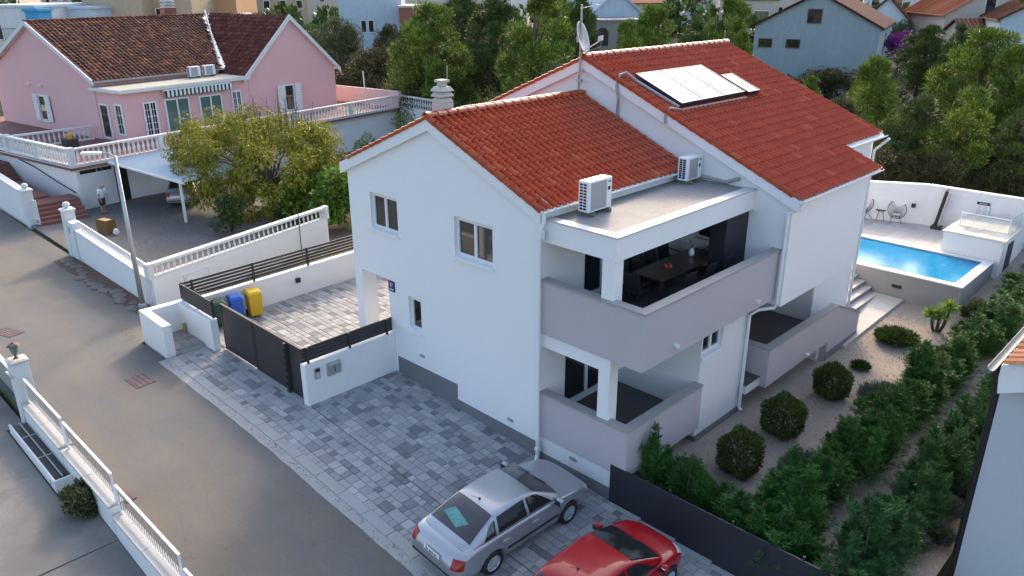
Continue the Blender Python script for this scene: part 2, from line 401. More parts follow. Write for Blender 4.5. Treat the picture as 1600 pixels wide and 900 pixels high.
def proj(q):
    d = Vector(q)-CAM_C; z = d.dot(CAM_F); return 800+FPX*d.dot(CAM_R)/z, 450-FPX*d.dot(CAM_U)/z, z
def hidden(x, y):   # under the cars, house or walls
    return (.45 < x < 2.35 and -4.7 < y < -.8) or (3.2 < x < 5.1 and -4.8 < y < -1.0) or (-6.5 < x < 0 and y > 0) or x > 7.2
cand = []
for q in pav:
    u, v, z = proj((q[0], q[1], gz(q[0]))); 
    vis = 0 < u < 1600 and 0 < v < 900 and not hidden(q[0], q[1])
    cand.append((0 if vis else 1, z, q))
cand.sort(key=lambda a: a[:2])
def paver_mb(ln, wd, mb=None, x=0, y=0, z0=None, tilt=(0,0)):
    mb = mb or MB(); a, b = ln/2-.005, wd/2-.005; i = .010
    zz = (lambda px, py: tilt[0]*px+tilt[1]*py)
    c = [(-a,-b),(a,-b),(a,b),(-a,b)]; t = [(-a+i,-b+i),(a-i,-b+i),(a-i,b-i),(-a+i,b-i)]
    vs = [(x+p[0], y+p[1], (z0 or 0)-.03) for p in c]+[(x+p[0], y+p[1], (z0 or 0)+.012+zz(*p)) for p in c]+[(x+p[0], y+p[1], (z0 or 0)+.02+zz(*p)) for p in t]
    fs = []
    for k in range(4):
        n = (k+1) % 4; fs += [(k, n, 4+n, 4+k), (4+k, 4+n, 8+n, 8+k)]
    return mb.add(vs, fs+[(8,9,10,11)])
PM = {}
rest = MB()
for i, (_, z, q) in enumerate(cand):
    x, y, ln, wd = q; sl_ = (gz(x+.1)-gz(x-.1))/.2
    if i < 300:
        key = (round(ln, 2), round(wd, 3))
        if key not in PM: PM[key] = mesh_of('paver', paver_mb(ln, wd), M['paver'])
        inst('paver', PM[key], drive, (x, y, gz(x)+random.uniform(-.003, .003)), (random.uniform(-.008, .008), -math.atan(sl_)+random.uniform(-.008, .008), 0))
    else: paver_mb(ln, wd, rest, x, y, gz(x), (sl_+random.uniform(-.008, .008), random.uniform(-.008, .008)))
part('paving', rest, M['paver'], drive)['kind'] = 'stuff'
kb = None
kerb = solo('kerb', MB().grid(list(np.arange(-12.3, 10.1, .4)), [-4.95, -4.64], lambda x, y: gz(x)-.03), M['joint'], kind='structure')
kme = mesh_of('kerb_stone', MB().box((-.495,-.15,-.1), (.495,.15,.035)), M['kerbc'])
for i in range(22):
    x = -11.8+i; s_ = (gz(x+.5)-gz(x-.5))
    o = inst('kerb_stone', kme, kerb, (x, -4.795, gz(x)), (0, -math.atan(s_), random.uniform(-.006, .006)))
    add_bevel(o, .012)
# garden: raised gravel bed, cut off by a retaining edge
def gg(x, y): return .13+max(0, y-12)*.09
gr = MB().grid([2.0, 3, 4, 5, 6, 7, 8, 9.4], list(np.arange(.06, 31, 1.0)), gg)
gr.box((2.4, .07, -1.2), (9.4, .12, .2))
garden = solo('garden_gravel', gr, M['gravel'], kind='structure')
st = MB()
for k in range(9000):                      # loose pebbles near the eye
    x = RNG.uniform(2.9, 9.3); y = RNG.uniform(.3, 18); s_ = RNG.uniform(.012, .03); z = gg(x, y)
    a = RNG.uniform(0, 6.28); ca, sa = math.cos(a)*s_, math.sin(a)*s_
    st.add([(x+ca, y+sa, z), (x-sa, y+ca, z), (x-ca, y-sa, z), (x+sa, y-ca, z), (x, y, z+s_*.8)], [(0,1,4),(1,2,4),(2,3,4),(3,0,4)])
M['pebble'] = pieces('pebbles', [(0,(.28,.22,.18)),(.5,(.44,.365,.30)),(1,(.66,.60,.53))], .9, .2, 40, 0)
solo('pebbles', st, M['pebble'], kind='stuff', label='small loose pebbles scattered over the gravel bed', cat='gravel')

# ------------------------------------------------------------------ the white house
house = thing('white_house', (-4, 3, 0), 'large white rendered house with red tiled roofs and grey balcony walls', 'house')
S = .424; XR = -4.04
def zf(x): return 8.77-S*abs(x-XR)         # front roof surface
XB = -3.96
def zb(x): return 9.90-S*abs(x-XB)
WIN = [(-7.06,-5.73,5.05,6.18), (-3.20,-1.68,5.05,6.18), (-5.41,-4.83,2.15,3.23)]
mb = MB().prism([(-8.17,0,-1),(0,0,-1),(0,0,zf(0)-.2),(XR,0,zf(XR)-.2),(-8.17,0,zf(-8.17)-.2)], (0,6.4,0))
wall = part('front_wall', mb, M['wall'], house)
cut(wall, [((-9,.55,.0),(-6.38,6.0,3.5)), ((-7.78,-.5,.0),(-6.38,.6,3.5))] + [((a,-.3,c),(b,.2,d)) for a, b, c, d in WIN]
    + [((-.16,1.7,4.11),(.3,4.3,6.05)), ((-.16,1.0,1.08),(.3,3.1,2.95))])
fl = part('carport_ceiling', MB().box((-8.1,.6,3.47),(-6.4,5.95,3.498)), M['soft'], house)
part('plinth', MB().prism([(-6.1,-.012,.97),(-3.26,-.012,1.0),(-3.26,-.012,.50),(.03,-.012,.45),(.03,-.012,-.6),(-6.1,-.012,-.6)], (0,.03,0)), M['plinth'], house)
for x in (-4.95, -1.15): part('wall_vent', MB().box((x,-.03,1.35 if x < -3 else .68),(x+.2,.01,1.43 if x < -3 else .76)), M['steel'], house)
def window(parent, O, U, Nn, wd, ht, leaves=2, sill=True, depth=.14, gl='glass', frame='pvc', name='window', bars=0):
    """O: lower left corner on the wall face, U along the wall, Nn outward normal"""
    O, U, Nn = Vector(O), Vector(U).normalized(), Vector(Nn).normalized(); Z = Vector((0,0,1)); f = .055
    Q = O-Nn*depth; mb = MB()
    mb.obox(Q,U,Z,Nn,0,f,0,ht,-.03,.04); mb.obox(Q,U,Z,Nn,wd-f,wd,0,ht,-.03,.04)
    mb.obox(Q,U,Z,Nn,f,wd-f,0,f,-.03,.04); mb.obox(Q,U,Z,Nn,f,wd-f,ht-f,ht,-.03,.04)
    iw = (wd-2*f)/leaves
    for k in range(leaves):
        a = f+k*iw; b = a+iw; e = .05
        mb.obox(Q,U,Z,Nn,a+.002,a+e,f,ht-f,-.02,.055); mb.obox(Q,U,Z,Nn,b-e,b-.002,f,ht-f,-.02,.055)
        mb.obox(Q,U,Z,Nn,a+e,b-e,f,f+e,-.02,.055); mb.obox(Q,U,Z,Nn,a+e,b-e,ht-f-e,ht-f,-.02,.055)
        for j in range(bars): 
            zz = f+e+(ht-2*f-2*e)*(j+1)/(bars+1); mb.obox(Q,U,Z,Nn,a+e,b-e,zz-.012,zz+.012,-.01,.035)
        if bars: mb.obox(Q,U,Z,Nn,(a+b)/2-.012,(a+b)/2+.012,f+e,ht-f-e,-.01,.033)
    w_ = part(name, mb, M[frame], parent)
    for k in range(leaves):
        a = f+k*iw+.05; b = f+(k+1)*iw-.05
        part('pane', MB().obox(Q,U,Z,Nn,a,b,f+.05,ht-f-.05,0,.012), M[gl], w_)
    if sill:
        mb = MB(); mb.prism([O-Nn*(depth-.04)+Z*.03, O+Nn*.05+Z*.0, O+Nn*.05-Z*.03, O-Nn*(depth-.04)-Z*.01], U*wd)
        part('sill', mb, M['trim'], w_)
        ob = MB(); ob.obox(O,U,Z,Nn,-.05,wd+.05,-.085,-.032,-.02,.07); part('sill', ob, M['wall'], w_)
    return w_
for i, (a, b, c, d) in enumerate(WIN):
    window(house, (a,0,c), (1,0,0), (0,-1,0), b-a, d-c, 2 if i < 2 else 1)
for i, (a, b, c, d) in enumerate(WIN[:2]):                 # plant and curtains behind the panes
    pass
window(house, (0,1.7,4.13), (0,1,0), (1,0,0), 2.6, 1.92, 3, False, .1, name='sliding_door')
window(house, (0,1.0,1.1), (0,1,0), (1,0,0), 2.1, 1.85, 2, False, .1, name='sliding_door')
# number plate: white figures on blue (too small to read in the photo)
npl = part('number_plate', MB().box((-6.36,-.03,3.16),(-6.06,-.002,3.50)), M['plate_blue'], house)
def text_mesh(name, body, size, mat, parent, O, U, V, Nn, ex=.002):
    cu = bpy.data.curves.new(name, 'FONT'); cu.body = body; cu.size = size; cu.extrude = ex; cu.align_x = 'CENTER'; cu.align_y = 'CENTER'
    t_ = bpy.data.objects.new('text_tmp', cu); COL.objects.link(t_); bpy.context.view_layer.update()
    me = bpy.data.meshes.new_from_object(t_.evaluated_get(bpy.context.evaluated_depsgraph_get())); bpy.data.objects.remove(t_)
    U, V, Nn = Vector(U).normalized(), Vector(V).normalized(), Vector(Nn).normalized()
    me.transform(Matrix((U, V, Nn)).transposed().to_4x4()); b = base_of(parent)
    me.transform(Matrix.Translation(Vector(O)-Vector(b))); me.materials.clear(); me.materials.append(mat)
    o = link(name, me, parent); BASE[o.name] = b; return o
text_mesh('number', '27', .17, M['white'], npl, (-6.21,-.033,3.37), (1,0,0), (0,0,1), (0,-1,0))
part('number_bar', MB().box((-6.31,-.034,3.215),(-6.11,-.029,3.245)), M['white'], npl)
# back block
mb = MB().prism([(-10,6.4,3.5),(3.384,6.4,3.5),(3.384,6.4,zb(3.384)-.2),(XB,6.4,zb(XB)-.2),(-10,6.4,zb(-10)-.2)], (0,5.1,0))
mb.prism([(-10,11.5,-.5),(2.2,11.5,-.5),(2.2,11.5,zb(2.2)-.2),(XB,11.5,zb(XB)-.2),(-10,11.5,zb(-10)-.2)], (0,3.2,0))
part('back_wall', mb, M['wall'], house)
part('ground_floor_wall', MB().box((-10,6.41,-.5),(-.5,11.49,3.499)), M['wall'], house)
b2 = part('kitchen_block', MB().box((.004,3.38,.3),(2.75,5.75,3.699)), M['wall2'], house)
cut(b2, [((2.55,3.42,2.74),(3,4.46,3.45))])
window(house, (2.75,3.42,2.74), (0,1,0), (1,0,0), 1.04, .71, 2, True, .13)
part('plinth', MB().box((-.02,3.42,-.6),(2.78,5.78,.32)), M['plinth'], house)
# gable wall window and roller blind of the covered terrace
window(house, (.5,6.402,4.95), (1,0,0), (0,-1,0), 1.1, .95, 2, True, -.03)
# covered terrace: slab, parapets with granite caps, posts, beams
part('terrace_slab', MB().box((.003,.22,3.70),(2.98,6.395,4.10)), M['soft'], house)
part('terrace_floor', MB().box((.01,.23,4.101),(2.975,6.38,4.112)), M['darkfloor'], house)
part('parapet', MB().prism([(.003,.02,3.70),(3.18,.02,3.70),(3.18,6.396,3.70),(2.98,6.396,3.70),(2.98,.22,3.70),(.003,.22,3.70)], (0,0,1.43)), M['lilac'], house)
part('parapet_cap', MB().prism([(.004,-.015,5.131),(3.215,-.015,5.131),(3.215,6.394,5.131),(2.945,6.394,5.131),(2.945,.255,5.131),(.004,.255,5.131)], (0,0,.055)), M['cap'], house)
part('post', MB().box((1.86,.10,4.105),(2.20,.45,6.152)), M['wall'], house)
rs = part('roof_slab', MB().box((.003,.10,6.15),(2.25,6.397,6.70)), M['wall'], house)
mb = MB().prism([(.004,.075,6.702),(2.275,.075,6.702),(2.275,6.392,6.702),(1.98,6.392,6.702),(1.98,.36,6.702),(.004,.36,6.702)], (0,0,.045))
M['rim'] = mk('coated_rim', (.52,.52,.51), .5, .06, 1, .1, 20, spec=.6, pos=True)
part('slab_rim', mb, M['rim'], rs)
part('membrane', MB().box((.004,.361,6.702),(1.979,6.391,6.712)), M['slabtop'], rs)
part('terrace_slab', MB().box((.003,.24,.645),(2.67,3.379,1.06)), M['soft'], house)
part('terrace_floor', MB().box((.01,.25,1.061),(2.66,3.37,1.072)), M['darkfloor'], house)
part('parapet', MB().prism([(.003,.04,.645),(2.87,.04,.645),(2.87,3.385,.645),(2.67,3.385,.645),(2.67,.24,.645),(.003,.24,.645)], (0,0,1.30)), M['lilac'], house)
part('parapet_cap', MB().prism([(.004,.005,1.946),(2.905,.005,1.946),(2.905,3.39,1.946),(2.635,3.39,1.946),(2.635,.275,1.946),(.004,.275,1.946)], (0,0,.055)), M['cap'], house)
part('post', MB().box((1.87,.10,1.073),(2.21,.44,3.302)), M['wall'], house)
part('beam', MB().box((.004,.10,3.30),(2.22,.40,3.698)).box((1.9,.401,3.30),(2.215,3.378,3.698)), M['wall'], house)
part('foundation_wall', MB().box((.003,.09,.12),(2.40,3.4,.644)), M['wall2'], house)
part('plinth', MB().box((.031,.07,-.7),(2.42,3.41,.119)), M['plinth'], house)
part('wall_vent', MB().box((1.05,.062,.38),(1.28,.088,.46)), M['steel'], house)
# covered lower terrace behind; its parapet rakes down at the far end
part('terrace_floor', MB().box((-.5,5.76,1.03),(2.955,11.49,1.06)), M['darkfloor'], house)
part('terrace_slab', MB().box((.6,5.77,.76),(2.955,11.48,1.029)), M['soft'], house)
fx = 3.16
mb = MB().prism([(fx,6.6,.74),(fx,10.86,.80),(fx,10.86,-.1),(fx,13.4,-.1),(fx,13.4,1.10),(fx,11.35,1.965),(fx,6.6,1.965)], (-.2,0,0))
mb.box((2.2,6.6,.74),(2.958,6.8,1.965)); part('parapet', mb, M['lilac'], house)
mb = MB().prism([(fx+.03,6.57,1.966),(fx+.03,11.36,1.966),(fx+.03,13.43,1.10),(fx+.03,13.43,1.15),(fx+.03,11.36,2.02),(fx+.03,6.57,2.02)], (-.27,0,0))
mb.box((2.2,6.57,1.966),(2.918,6.83,2.019)); part('parapet_cap', mb, M['cap'], house)
part('plinth', MB().box((fx-.01,10.84,-.2),(fx+.012,13.41,.42)), M['plinth'], house)
part('terrace_support', MB().box((1.9,10.6,-.2),(2.955,10.8,.758)), M['wall2'], house)
# spouts through the parapets
for q in ((3.18,1.35,3.95),(3.18,5.3,3.95),(3.16,9.2,.95)): part('spout', MB().box((q[0]-.02,q[1]-.06,q[2]-.04),(q[0]+.11,q[1]+.06,q[2]+.04)), M['soft'], house, bevel=.01)
# roofs
def barge(z, x0, x1, xr, y0, y1):
    mb = MB()
    for a, b in ((x0, xr), (xr, x1)):
        mb.prism([(a,y0,z(a)-.03),(b,y0,z(b)-.03),(b,y0,z(b)-.36),(a,y0,z(a)-.36)], (0,y1-y0,0))
    return mb
part('bargeboard', barge(zf, -8.36, .10, XR, -.14, .03), M['trim'], house)
part('bargeboard', barge(zb, -10.7, 3.60, XB, 6.24, 6.41), M['trim'], house)
def deck(z, x0, x1, xr, y0, y1, mb):
    for a, b in ((x0, xr), (xr, x1)): mb.prism([(a,y0,z(a)-.035),(b,y0,z(b)-.035),(b,y0,z(b)-.19),(a,y0,z(a)-.19)], (0,y1-y0,0))
mb = MB(); deck(zf, -8.34, .08, XR, .031, 6.39, mb); deck(zb, -10.7, 3.58, XB, 6.411, 11.7, mb); deck(zb, -10.7, 2.42, XB, 11.701, 14.9, mb)
roof = part('roof', mb, M['trim'], house)
def tile_mb(wd, ln, ov=.06):
    """clay pan tile: u across, v down the slope, w up"""
    pr = [(0,.006),(.06,.040),(.13,.082),(.22,.098),(.30,.090),(.38,.050),(.45,.004),(.75,.000),(1.0,.004)]
    top = [((a-.5)*wd*1.03, -ov, b) for a, b in pr]; bot = [((a-.5)*wd*1.03, ln, b+.042) for a, b in pr]; lip = [((a-.5)*wd*1.03, ln-.006, b-.018) for a, b in pr]
    n = len(pr); fs = [(i, i+n, i+n+1, i+1) for i in range(n-1)] + [(i+n, i+2*n, i+2*n+1, i+n+1) for i in range(n-1)]
    return top+bot+lip, fs
def tile_matrix(z, side, xr, y, k, ln):
    a = math.atan(S); D = Vector((side*math.cos(a), 0, -math.sin(a))); Nn = Vector((side*math.sin(a), 0, math.cos(a))); U = D.cross(Nn)
    U = Nn.cross(D); U = -U if False else U
    O = Vector((xr, y, z(xr)-.03))+D*(k*ln)
    return Matrix(((U.x,D.x,Nn.x,O.x),(U.y,D.y,Nn.y,O.y),(U.z,D.z,Nn.z,O.z),(0,0,0,1)))
tiles = []
wf = 6.54/27
for k in range(13):
    for c in range(27):
        for sd in (1, -1): tiles.append((tile_matrix(zf, sd, XR, -.15+wf*(c+.5), k, .348), 0 if sd > 0 else 9))
wb = 8.67/36
for k in range(24):
    for c in range(36):
        y = 6.24+wb*(c+.5)
        if k < 20 or y < 11.7: tiles.append((tile_matrix(zb, 1, XB, y, k, .344), 1))
        if k < 20: tiles.append((tile_matrix(zb, -1, XB, y, k, .344), 9))
tv, tf = tile_mb(.243, .345)
tiles.sort(key=lambda a: (a[1], (a[0].translation-CAM_C).length))
tme = bpy.data.meshes.new('roof_tile'); tme.from_pydata(tv, [], tf); tme.materials.append(M['tile'])
tme.polygons.foreach_set('use_smooth', [False]*len(tme.polygons))
stuff = MB()
for i, (mx, _) in enumerate(tiles):
    mx = mx @ Matrix.Rotation(random.uniform(-.003, .003), 4, 'Z') @ Matrix.Translation((random.uniform(-.004,.004), random.uniform(-.006,.006), random.uniform(-.003,.004)))
    if i < 300:
        o = link('roof_tile', tme, roof); mx2 = mx.copy(); mx2.translation -= Vector(base_of(roof)); o.matrix_local = mx2
    else: stuff.add([mx @ Vector(q) for q in tv], tf)
part('roof_tiles', stuff, M['tile'], roof)['kind'] = 'stuff'
rme = mesh_of('ridge_tile', MB().add([(math.sin(a)*r_, y, math.cos(a)*r_*.8-.02) for y, r_ in ((0,.155),(.40,.125)) for a in [R(d) for d in range(-90, 91, 30)]]
        + [(math.sin(a)*.10, 0, math.cos(a)*.08-.02) for a in [R(d) for d in range(-90, 91, 30)]],
        [(i, i+1, i+8, i+7) for i in range(6)] + [(i+14, i+15, i+1, i) for i in range(6)]), M['tile'], smooth=False)
for n_, y0, y1, xr, z in ((18, -.16, 6.35, XR, zf), (24, 6.22, 14.9, XB, zb)):
    for i in range(n_): inst('ridge_tile', rme, roof, (xr, y0+(y1-y0)*i/n_, z(xr)+.03), (random.uniform(.0,.03), 0, random.uniform(-.02,.02)))
# verge tiles along the two gables facing the road
vme = mesh_of('verge_tile', MB().box((-.165,-.008,-.03),(.17,.03,.035)), M['tile'])
for z, xr, yy, nn in ((zf, XR, -.17, 13), (zb, XB, 6.21, 23)):
    for sd in (1, -1):
        for k in range(nn if sd > 0 else (12 if z is zf else 18)):
            x = xr+sd*(k+.5)*.32; o = inst('verge_tile', vme, roof, (x, yy, z(x)-.03), (0, sd*math.atan(S)+sd*.05, 0))
# gutters and downpipes
def gutter_mb(x, y0, y1, z):
    mb = MB(); vs = []; A = [R(d) for d in (90, 120, 150, 180, 210, 240, 270)]
    for y in (y0, y1):
        for r_ in (.075, .065): vs += [(x+math.sin(a)*r_, y, z+math.cos(a)*r_) for a in A]
    fs = []
    for i in range(6): fs += [(i, i+1, 15+i, 14+i), (7+i, 21+i, 22+i, 8+i)]
    fs += [(0, 14, 21, 7), (6, 13, 27, 20)] + [(i, 7+i, 8+i, i+1) for i in range(6)] + [(14+i, 15+i, 22+i, 21+i) for i in range(6)]
    return mb.add(vs, fs)
part('gutter', gutter_mb(.17, -.14, 6.38, 6.985), M['trim'], house)
part('gutter', gutter_mb(3.68, 6.24, 11.72, zb(3.6)-.04), M['trim'], house)
part('gutter', gutter_mb(2.51, 11.72, 14.9, zb(2.445)-.04), M['trim'], house)
part('downpipe', MB().tube([(.17,-.08,6.95),(.17,-.08,6.72),(.10,-.10,6.5),(.06,-.10,6.3),(.06,-.10,.25),(.06,-.10,.12),(.10,-.2,.0)], .05, 10).box((-.03,-.19,6.28),(.16,-.02,6.5)).box((0,-.165,.28),(.12,-.04,.36)), M['trim'], house, smooth=False)
part('downpipe', MB().tube([(3.66,6.42,zb(3.6)-.08),(3.62,6.36,6.4),(3.30,6.33,6.25),(3.30,6.33,3.62),(3.24,6.33,3.45),(2.95,5.95,3.42),(2.84,5.70,3.3),(2.84,5.70,.35),(2.92,5.68,.26)], .05, 10), M['trim'], house)
part('downpipe', MB().tube([(2.75,14.6,zb(2.445)-.1),(2.3,14.65,6.6),(2.28,14.65,.7)], .05, 8), M['trim'], house)
# chimney
cx, cy = -4.35, .72; mb = MB()
mb.box((cx-.21,cy-.21,8.1),(cx+.21,cy+.21,9.04))
q2 = math.sqrt(2)
for a, z in ((.215, 9.041), (.235, 9.19), (.235, 9.33)):
    mb.lathe((cx,cy,z), [(a*q2-.02,0),(a*q2,.025),(.165*q2,.125),(.14*q2,.13)], 4)
mb.lathe((cx,cy,9.465), [(.10*q2,0),(.10*q2,.10),(.15*q2,.11),(.155*q2,.17),(.12*q2,.18)], 4)
part('chimney', mb, M['chimneyc'], house, bevel=.012)
part('lightning_rod', MB().tube([(cx+.1,cy+.1,9.6),(cx+.12,cy+.1,10.0)], .012, 6).tube([(XB,14.7,9.9),(XB,14.7,10.35)], .012, 6), M['steel'], house)
part('conductor_wire', MB().tube([(XR,y,8.905) for y in np.linspace(1.1,6.3,8)], .012, 5).tube([(.12,.15,7.1),(.0,.2,7.13),(-.35,.2,7.27)], .012, 5), M['steel'], house)
# dark rolled blind at the end of the covered terrace
part('roller_blind', MB().box((1.62,5.2,4.12),(2.14,6.38,6.14)), M['darkpanel'], house, bevel=.03)
# ------------------------------------------------------------------ things on and in the house
def ac_unit(loc, rot, label, group=None, hgt=.74, ln=.86, logo=True):
    """front faces local +X, long side along local Y"""
    t = local_thing('ac_unit', label, 'air conditioner', group); d = .33
    body = part('casing', MB().box((-d/2,-ln/2,.1),(d/2,ln/2,.1+hgt)), M['trim'], t, bevel=.02)
    part('fan_grille', MB().box((d/2,-ln/2+.09,.15),(d/2+.006,ln/2-.22,.05+hgt)), M['acgrey'], t)
    for k in range(9):
        for j in (0, 1):
            z = .16+k*(hgt-.1)/9; y0 = -d/2+.05+j*.115
            o = inst('vent', SLOT, t, (y0+.047, -ln/2-.001, z+.026))
    mb = MB()
    for s_ in (-1, 1):
        fb = MB().box((-d/2-.06,s_*(ln/2-.14)-.05,0),(d/2+.08,s_*(ln/2-.14)+.05,.10)); part('foot', fb, M['rock'], t)
    if logo:
        part('badge', MB().box((d/2+.001,ln/2-.16,hgt-.03),(d/2+.005,ln/2-.06,hgt+.02)), M['badge'], t)
        part('sticker', MB().box((d/2+.001,ln/2-.17,hgt-.22),(d/2+.004,ln/2-.07,hgt-.13)), M['black'], t)
    t.location = loc; t.rotation_euler = (0,0,rot); return t
M['acgrey'] = plain('grey_grille', (.36,.35,.34), .6); M['badge'] = plain('badge_green', (.05,.30,.22), .4)
SLOT = mesh_of('vent', MB().box((-.047,0,-.026),(.047,.002,.026)), M['black'])
ac_unit((.50,1.45,6.712), 0, 'white air conditioner standing at the front end of the flat roof slab', 'air conditioners on the white house', .78, .92)
ac_unit((.42,5.85,6.712), 0, 'white air conditioner at the far end of the flat roof slab by the gable wall', 'air conditioners on the white house', .66, .74)
pipe_mb = MB().tube([(.5,6.25,6.85),(1.0,6.33,6.80),(1.35,6.33,6.78),(1.75,6.33,6.95)], .05, 8)
solo('insulated_pipe', pipe_mb, M['cap'], 'grey insulated pipe lying along the gable wall behind the far air conditioner', 'pipe')
# solar collectors
def solar(y0, y1, x0, x1, label, group):
    a = math.atan(S); D = Vector((math.cos(a),0,-math.sin(a))); Nn = Vector((math.sin(a),0,math.cos(a))); Y = Vector((0,1,0))
    L = (x1-x0)/math.cos(a); O = Vector((x0, y0, zb(x0)))+Nn*.10
    t = thing('solar_collector', ((x0+x1)/2,(y0+y1)/2,zb((x0+x1)/2)), label, 'solar panel', group); wd = y1-y0
    mb = MB(); e = .045
    mb.obox(O,D,Y,Nn,0,L,0,e,0,.12); mb.obox(O,D,Y,Nn,0,L,wd-e,wd,0,.12); mb.obox(O,D,Y,Nn,0,e,e,wd-e,0,.12); mb.obox(O,D,Y,Nn,L-e,L,e,wd-e,0,.12)
    mb.obox(O,D,Y,Nn,e,L-e,e,wd-e,0,.05); part('frame', mb, M['sframe'], t)
    part('collector_glass', MB().obox(O,D,Y,Nn,e,L-e,e,wd-e,.09,.105), M['solar'], t)
    for q in (.3, L-.3):
        part('bracket', MB().obox(O,D,Y,Nn,q,q+.05,.1,wd-.1,-.10,-.001), M['steel'], t)
    return t
M['sframe'] = plain('dark_blue_frame', (.012,.02,.045), .4)
YS = [6.88, 8.13, 9.37, 10.62]
for i, lb in enumerate(('first solar collector, beside the pale pipe at the gable end', 'solar collector between its two neighbours on the red roof', 'third large solar collector, next to the small one')):
    solar(YS[i]+.004, YS[i+1]-.004, -2.47, -.74, lb, 'solar collectors on the red roof')
solar(10.75, 11.5, -1.78, -.68, 'small solar collector set apart beside the three large ones', 'solar collectors on the red roof')
zz = lambda x: zb(x)+.12
solo('solar_pipe', MB().tube([(-.70,6.80,zz(-.7)),(-1.4,6.74,zz(-1.4)),(-2.2,6.70,zz(-2.2)),(-2.55,6.62,zz(-2.55)+.08),(-2.62,6.38,zz(-2.6)),(-2.58,6.20,9.15),(-2.50,6.21,8.75),(-2.62,6.34,8.35),(-2.60,6.37,8.22)], .045, 8), M['cap'], 'pale insulated pipe running from the solar collectors down the gable wall', 'pipe')
solo('solar_pipe', MB().tube([(-.62,6.9,zz(-.62)-.05),(-.60,10.6,zz(-.6)-.05)], .035, 6).tube([(-.62,6.9,zz(-.62)-.06),(-.75,6.4,zz(-.7)),(-.76,6.19,8.45),(-.74,6.2,8.2)], .035, 6), M['cap'], 'pale pipe along the lower edge of the solar collectors', 'pipe')
# dish and antenna
t = thing('satellite_dish', (-4.05,6.2,9), 'grey satellite dish on a mast at the gable peak of the white house', 'satellite dish')
part('mast', MB().tube([(-4.06,6.17,8.55),(-4.02,6.17,11.45)], .03, 8), M['steel'], t)
ax = Vector((.90,.36,.28)).normalized(); O = Vector((-3.88,6.12,10.5)); pr = []
for i in range(7): r_ = .5*i/6; pr.append((max(r_, .002), .42*r_*r_-.105))
back = [(r_, z-.018) for r_, z in reversed(pr)]
part('dish', MB().lathe(O, pr+back, 28, 0, ax), M['dishgrey'] if 'dishgrey' in M else M['trim'], t, smooth=True)
low = O+Vector((.0,.0,-.42)); lnb = O+ax*.55+Vector((0,0,-.22))
part('arm', MB().tube([low, lnb+Vector((0,0,-.02))], .022, 6), M['trim'], t)
part('receiver', MB().obox(lnb,ax,ax.cross(Vector((0,0,1))),Vector((0,0,1)),-.05,.09,-.07,.07,-.03,.12), M['balus'], t, bevel=.01)
part('cable', MB().tube([(-4.05,6.12,9.35)]+[(-4.2+.17*math.cos(a), 6.15, 8.5+.22*math.sin(a)) for a in np.linspace(.6,6.9,16)]+[(-3.9,6.2,8.55)], .014, 5).tube([low,(-3.95,6.1,9.9),(-4.0,6.1,9.5),(-3.85,6.1,9.2),(-4.02,6.12,9.0)], .014, 5).tube([lnb+Vector((.05,0,-.03)),lnb+Vector((.02,.02,-.2)),low+Vector((.1,.05,.0))], .012, 5), M['cap'], t)
part('bracket', MB().box((-4.13,6.10,9.15),(-3.95,6.24,9.22)).box((-4.10,6.12,8.7),(-3.98,6.38,8.75)).obox(O,ax,(0,1,0),(0,0,1),-.2,-.08,-.06,.06,-.1,.1), M['steel'], t)
mb = MB().tube([(-4.02,6.17,11.35),(-3.6,6.4,11.45)], .015, 5)
for q in (0,.3,.6,1): 
    c_ = Vector((-4.02,6.17,11.35)).lerp(Vector((-3.6,6.4,11.45)), q); mb.tube([c_+Vector((-.1,.17,0)), c_+Vector((.1,-.17,0))], .01, 4)
part('aerial', mb, M['trim'], t)
# dining set on the covered terrace
tb = thing('dining_table', (1.3,4.2,4.113), 'long dark wooden dining table on the covered upper terrace', 'table')
part('tabletop', MB().box((.80,2.75,4.81),(1.78,5.75,4.86)), M['wood'], tb, bevel=.01)
for x in (.88,1.70):
    for y in (2.85,5.65): part('leg', MB().box((x-.04,y-.04,4.113),(x+.04,y+.04,4.809)), M['wood'], tb)
def dchair(x, y, rot, label, group='dining chairs round the terrace table'):
    t = local_thing('dining_chair', label, 'chair', group)
    part('seat', MB().box((-.24,-.25,.42),(.24,.25,.48)), M['wicker'], t, bevel=.02)
    part('backrest', MB().prism([(-.24,-.25,.481),(-.24,-.20,.481),(-.24,-.30,1.0),(-.24,-.34,1.0)], (.48,0,0)), M['wicker'], t)
    for a in (-.21,.21):
        for b in (-.22,.22): part('leg', MB().tube([(a,b,.42),(a*1.08,b*1.1,0)], .014, 6), M['black'], t)
        part('armrest', MB().tube([(a*1.15,-.25,.70),(a*1.15,.2,.68),(a*1.1,.2,.44)], .014, 6), M['black'], t)
    t.location = (x,y,4.113); t.rotation_euler = (0,0,rot)
for i, y in enumerate((3.1,3.75,4.4,5.05)):
    dchair(.52, y, -math.pi/2, '%s black dining chair from the near end, on the house side of the table' % ('first','second','third','fourth')[i])
for i, y in enumerate((3.2,4.2,5.1)):
    dchair(2.06, y, math.pi/2, 'black dining chair on the parapet side of the table, %s' % ('nearest','middle one','farthest')[i])
dchair(1.3, 6.05, math.pi, 'black dining chair at the far head of the terrace table')
dchair(1.25, 2.42, 0, 'black dining chair at the near head of the terrace table')
t = thing('flower_vase', (1.22,5.0,4.86), 'white vase of pale pink flowers on the dining table', 'vase')
part('vase', MB().lathe((1.22,5.0,4.861), [(.05,0),(.085,.06),(.08,.15),(.045,.21),(.06,.24)], 14), M['white'], t, smooth=True)
mb = MB(); mp = MB()
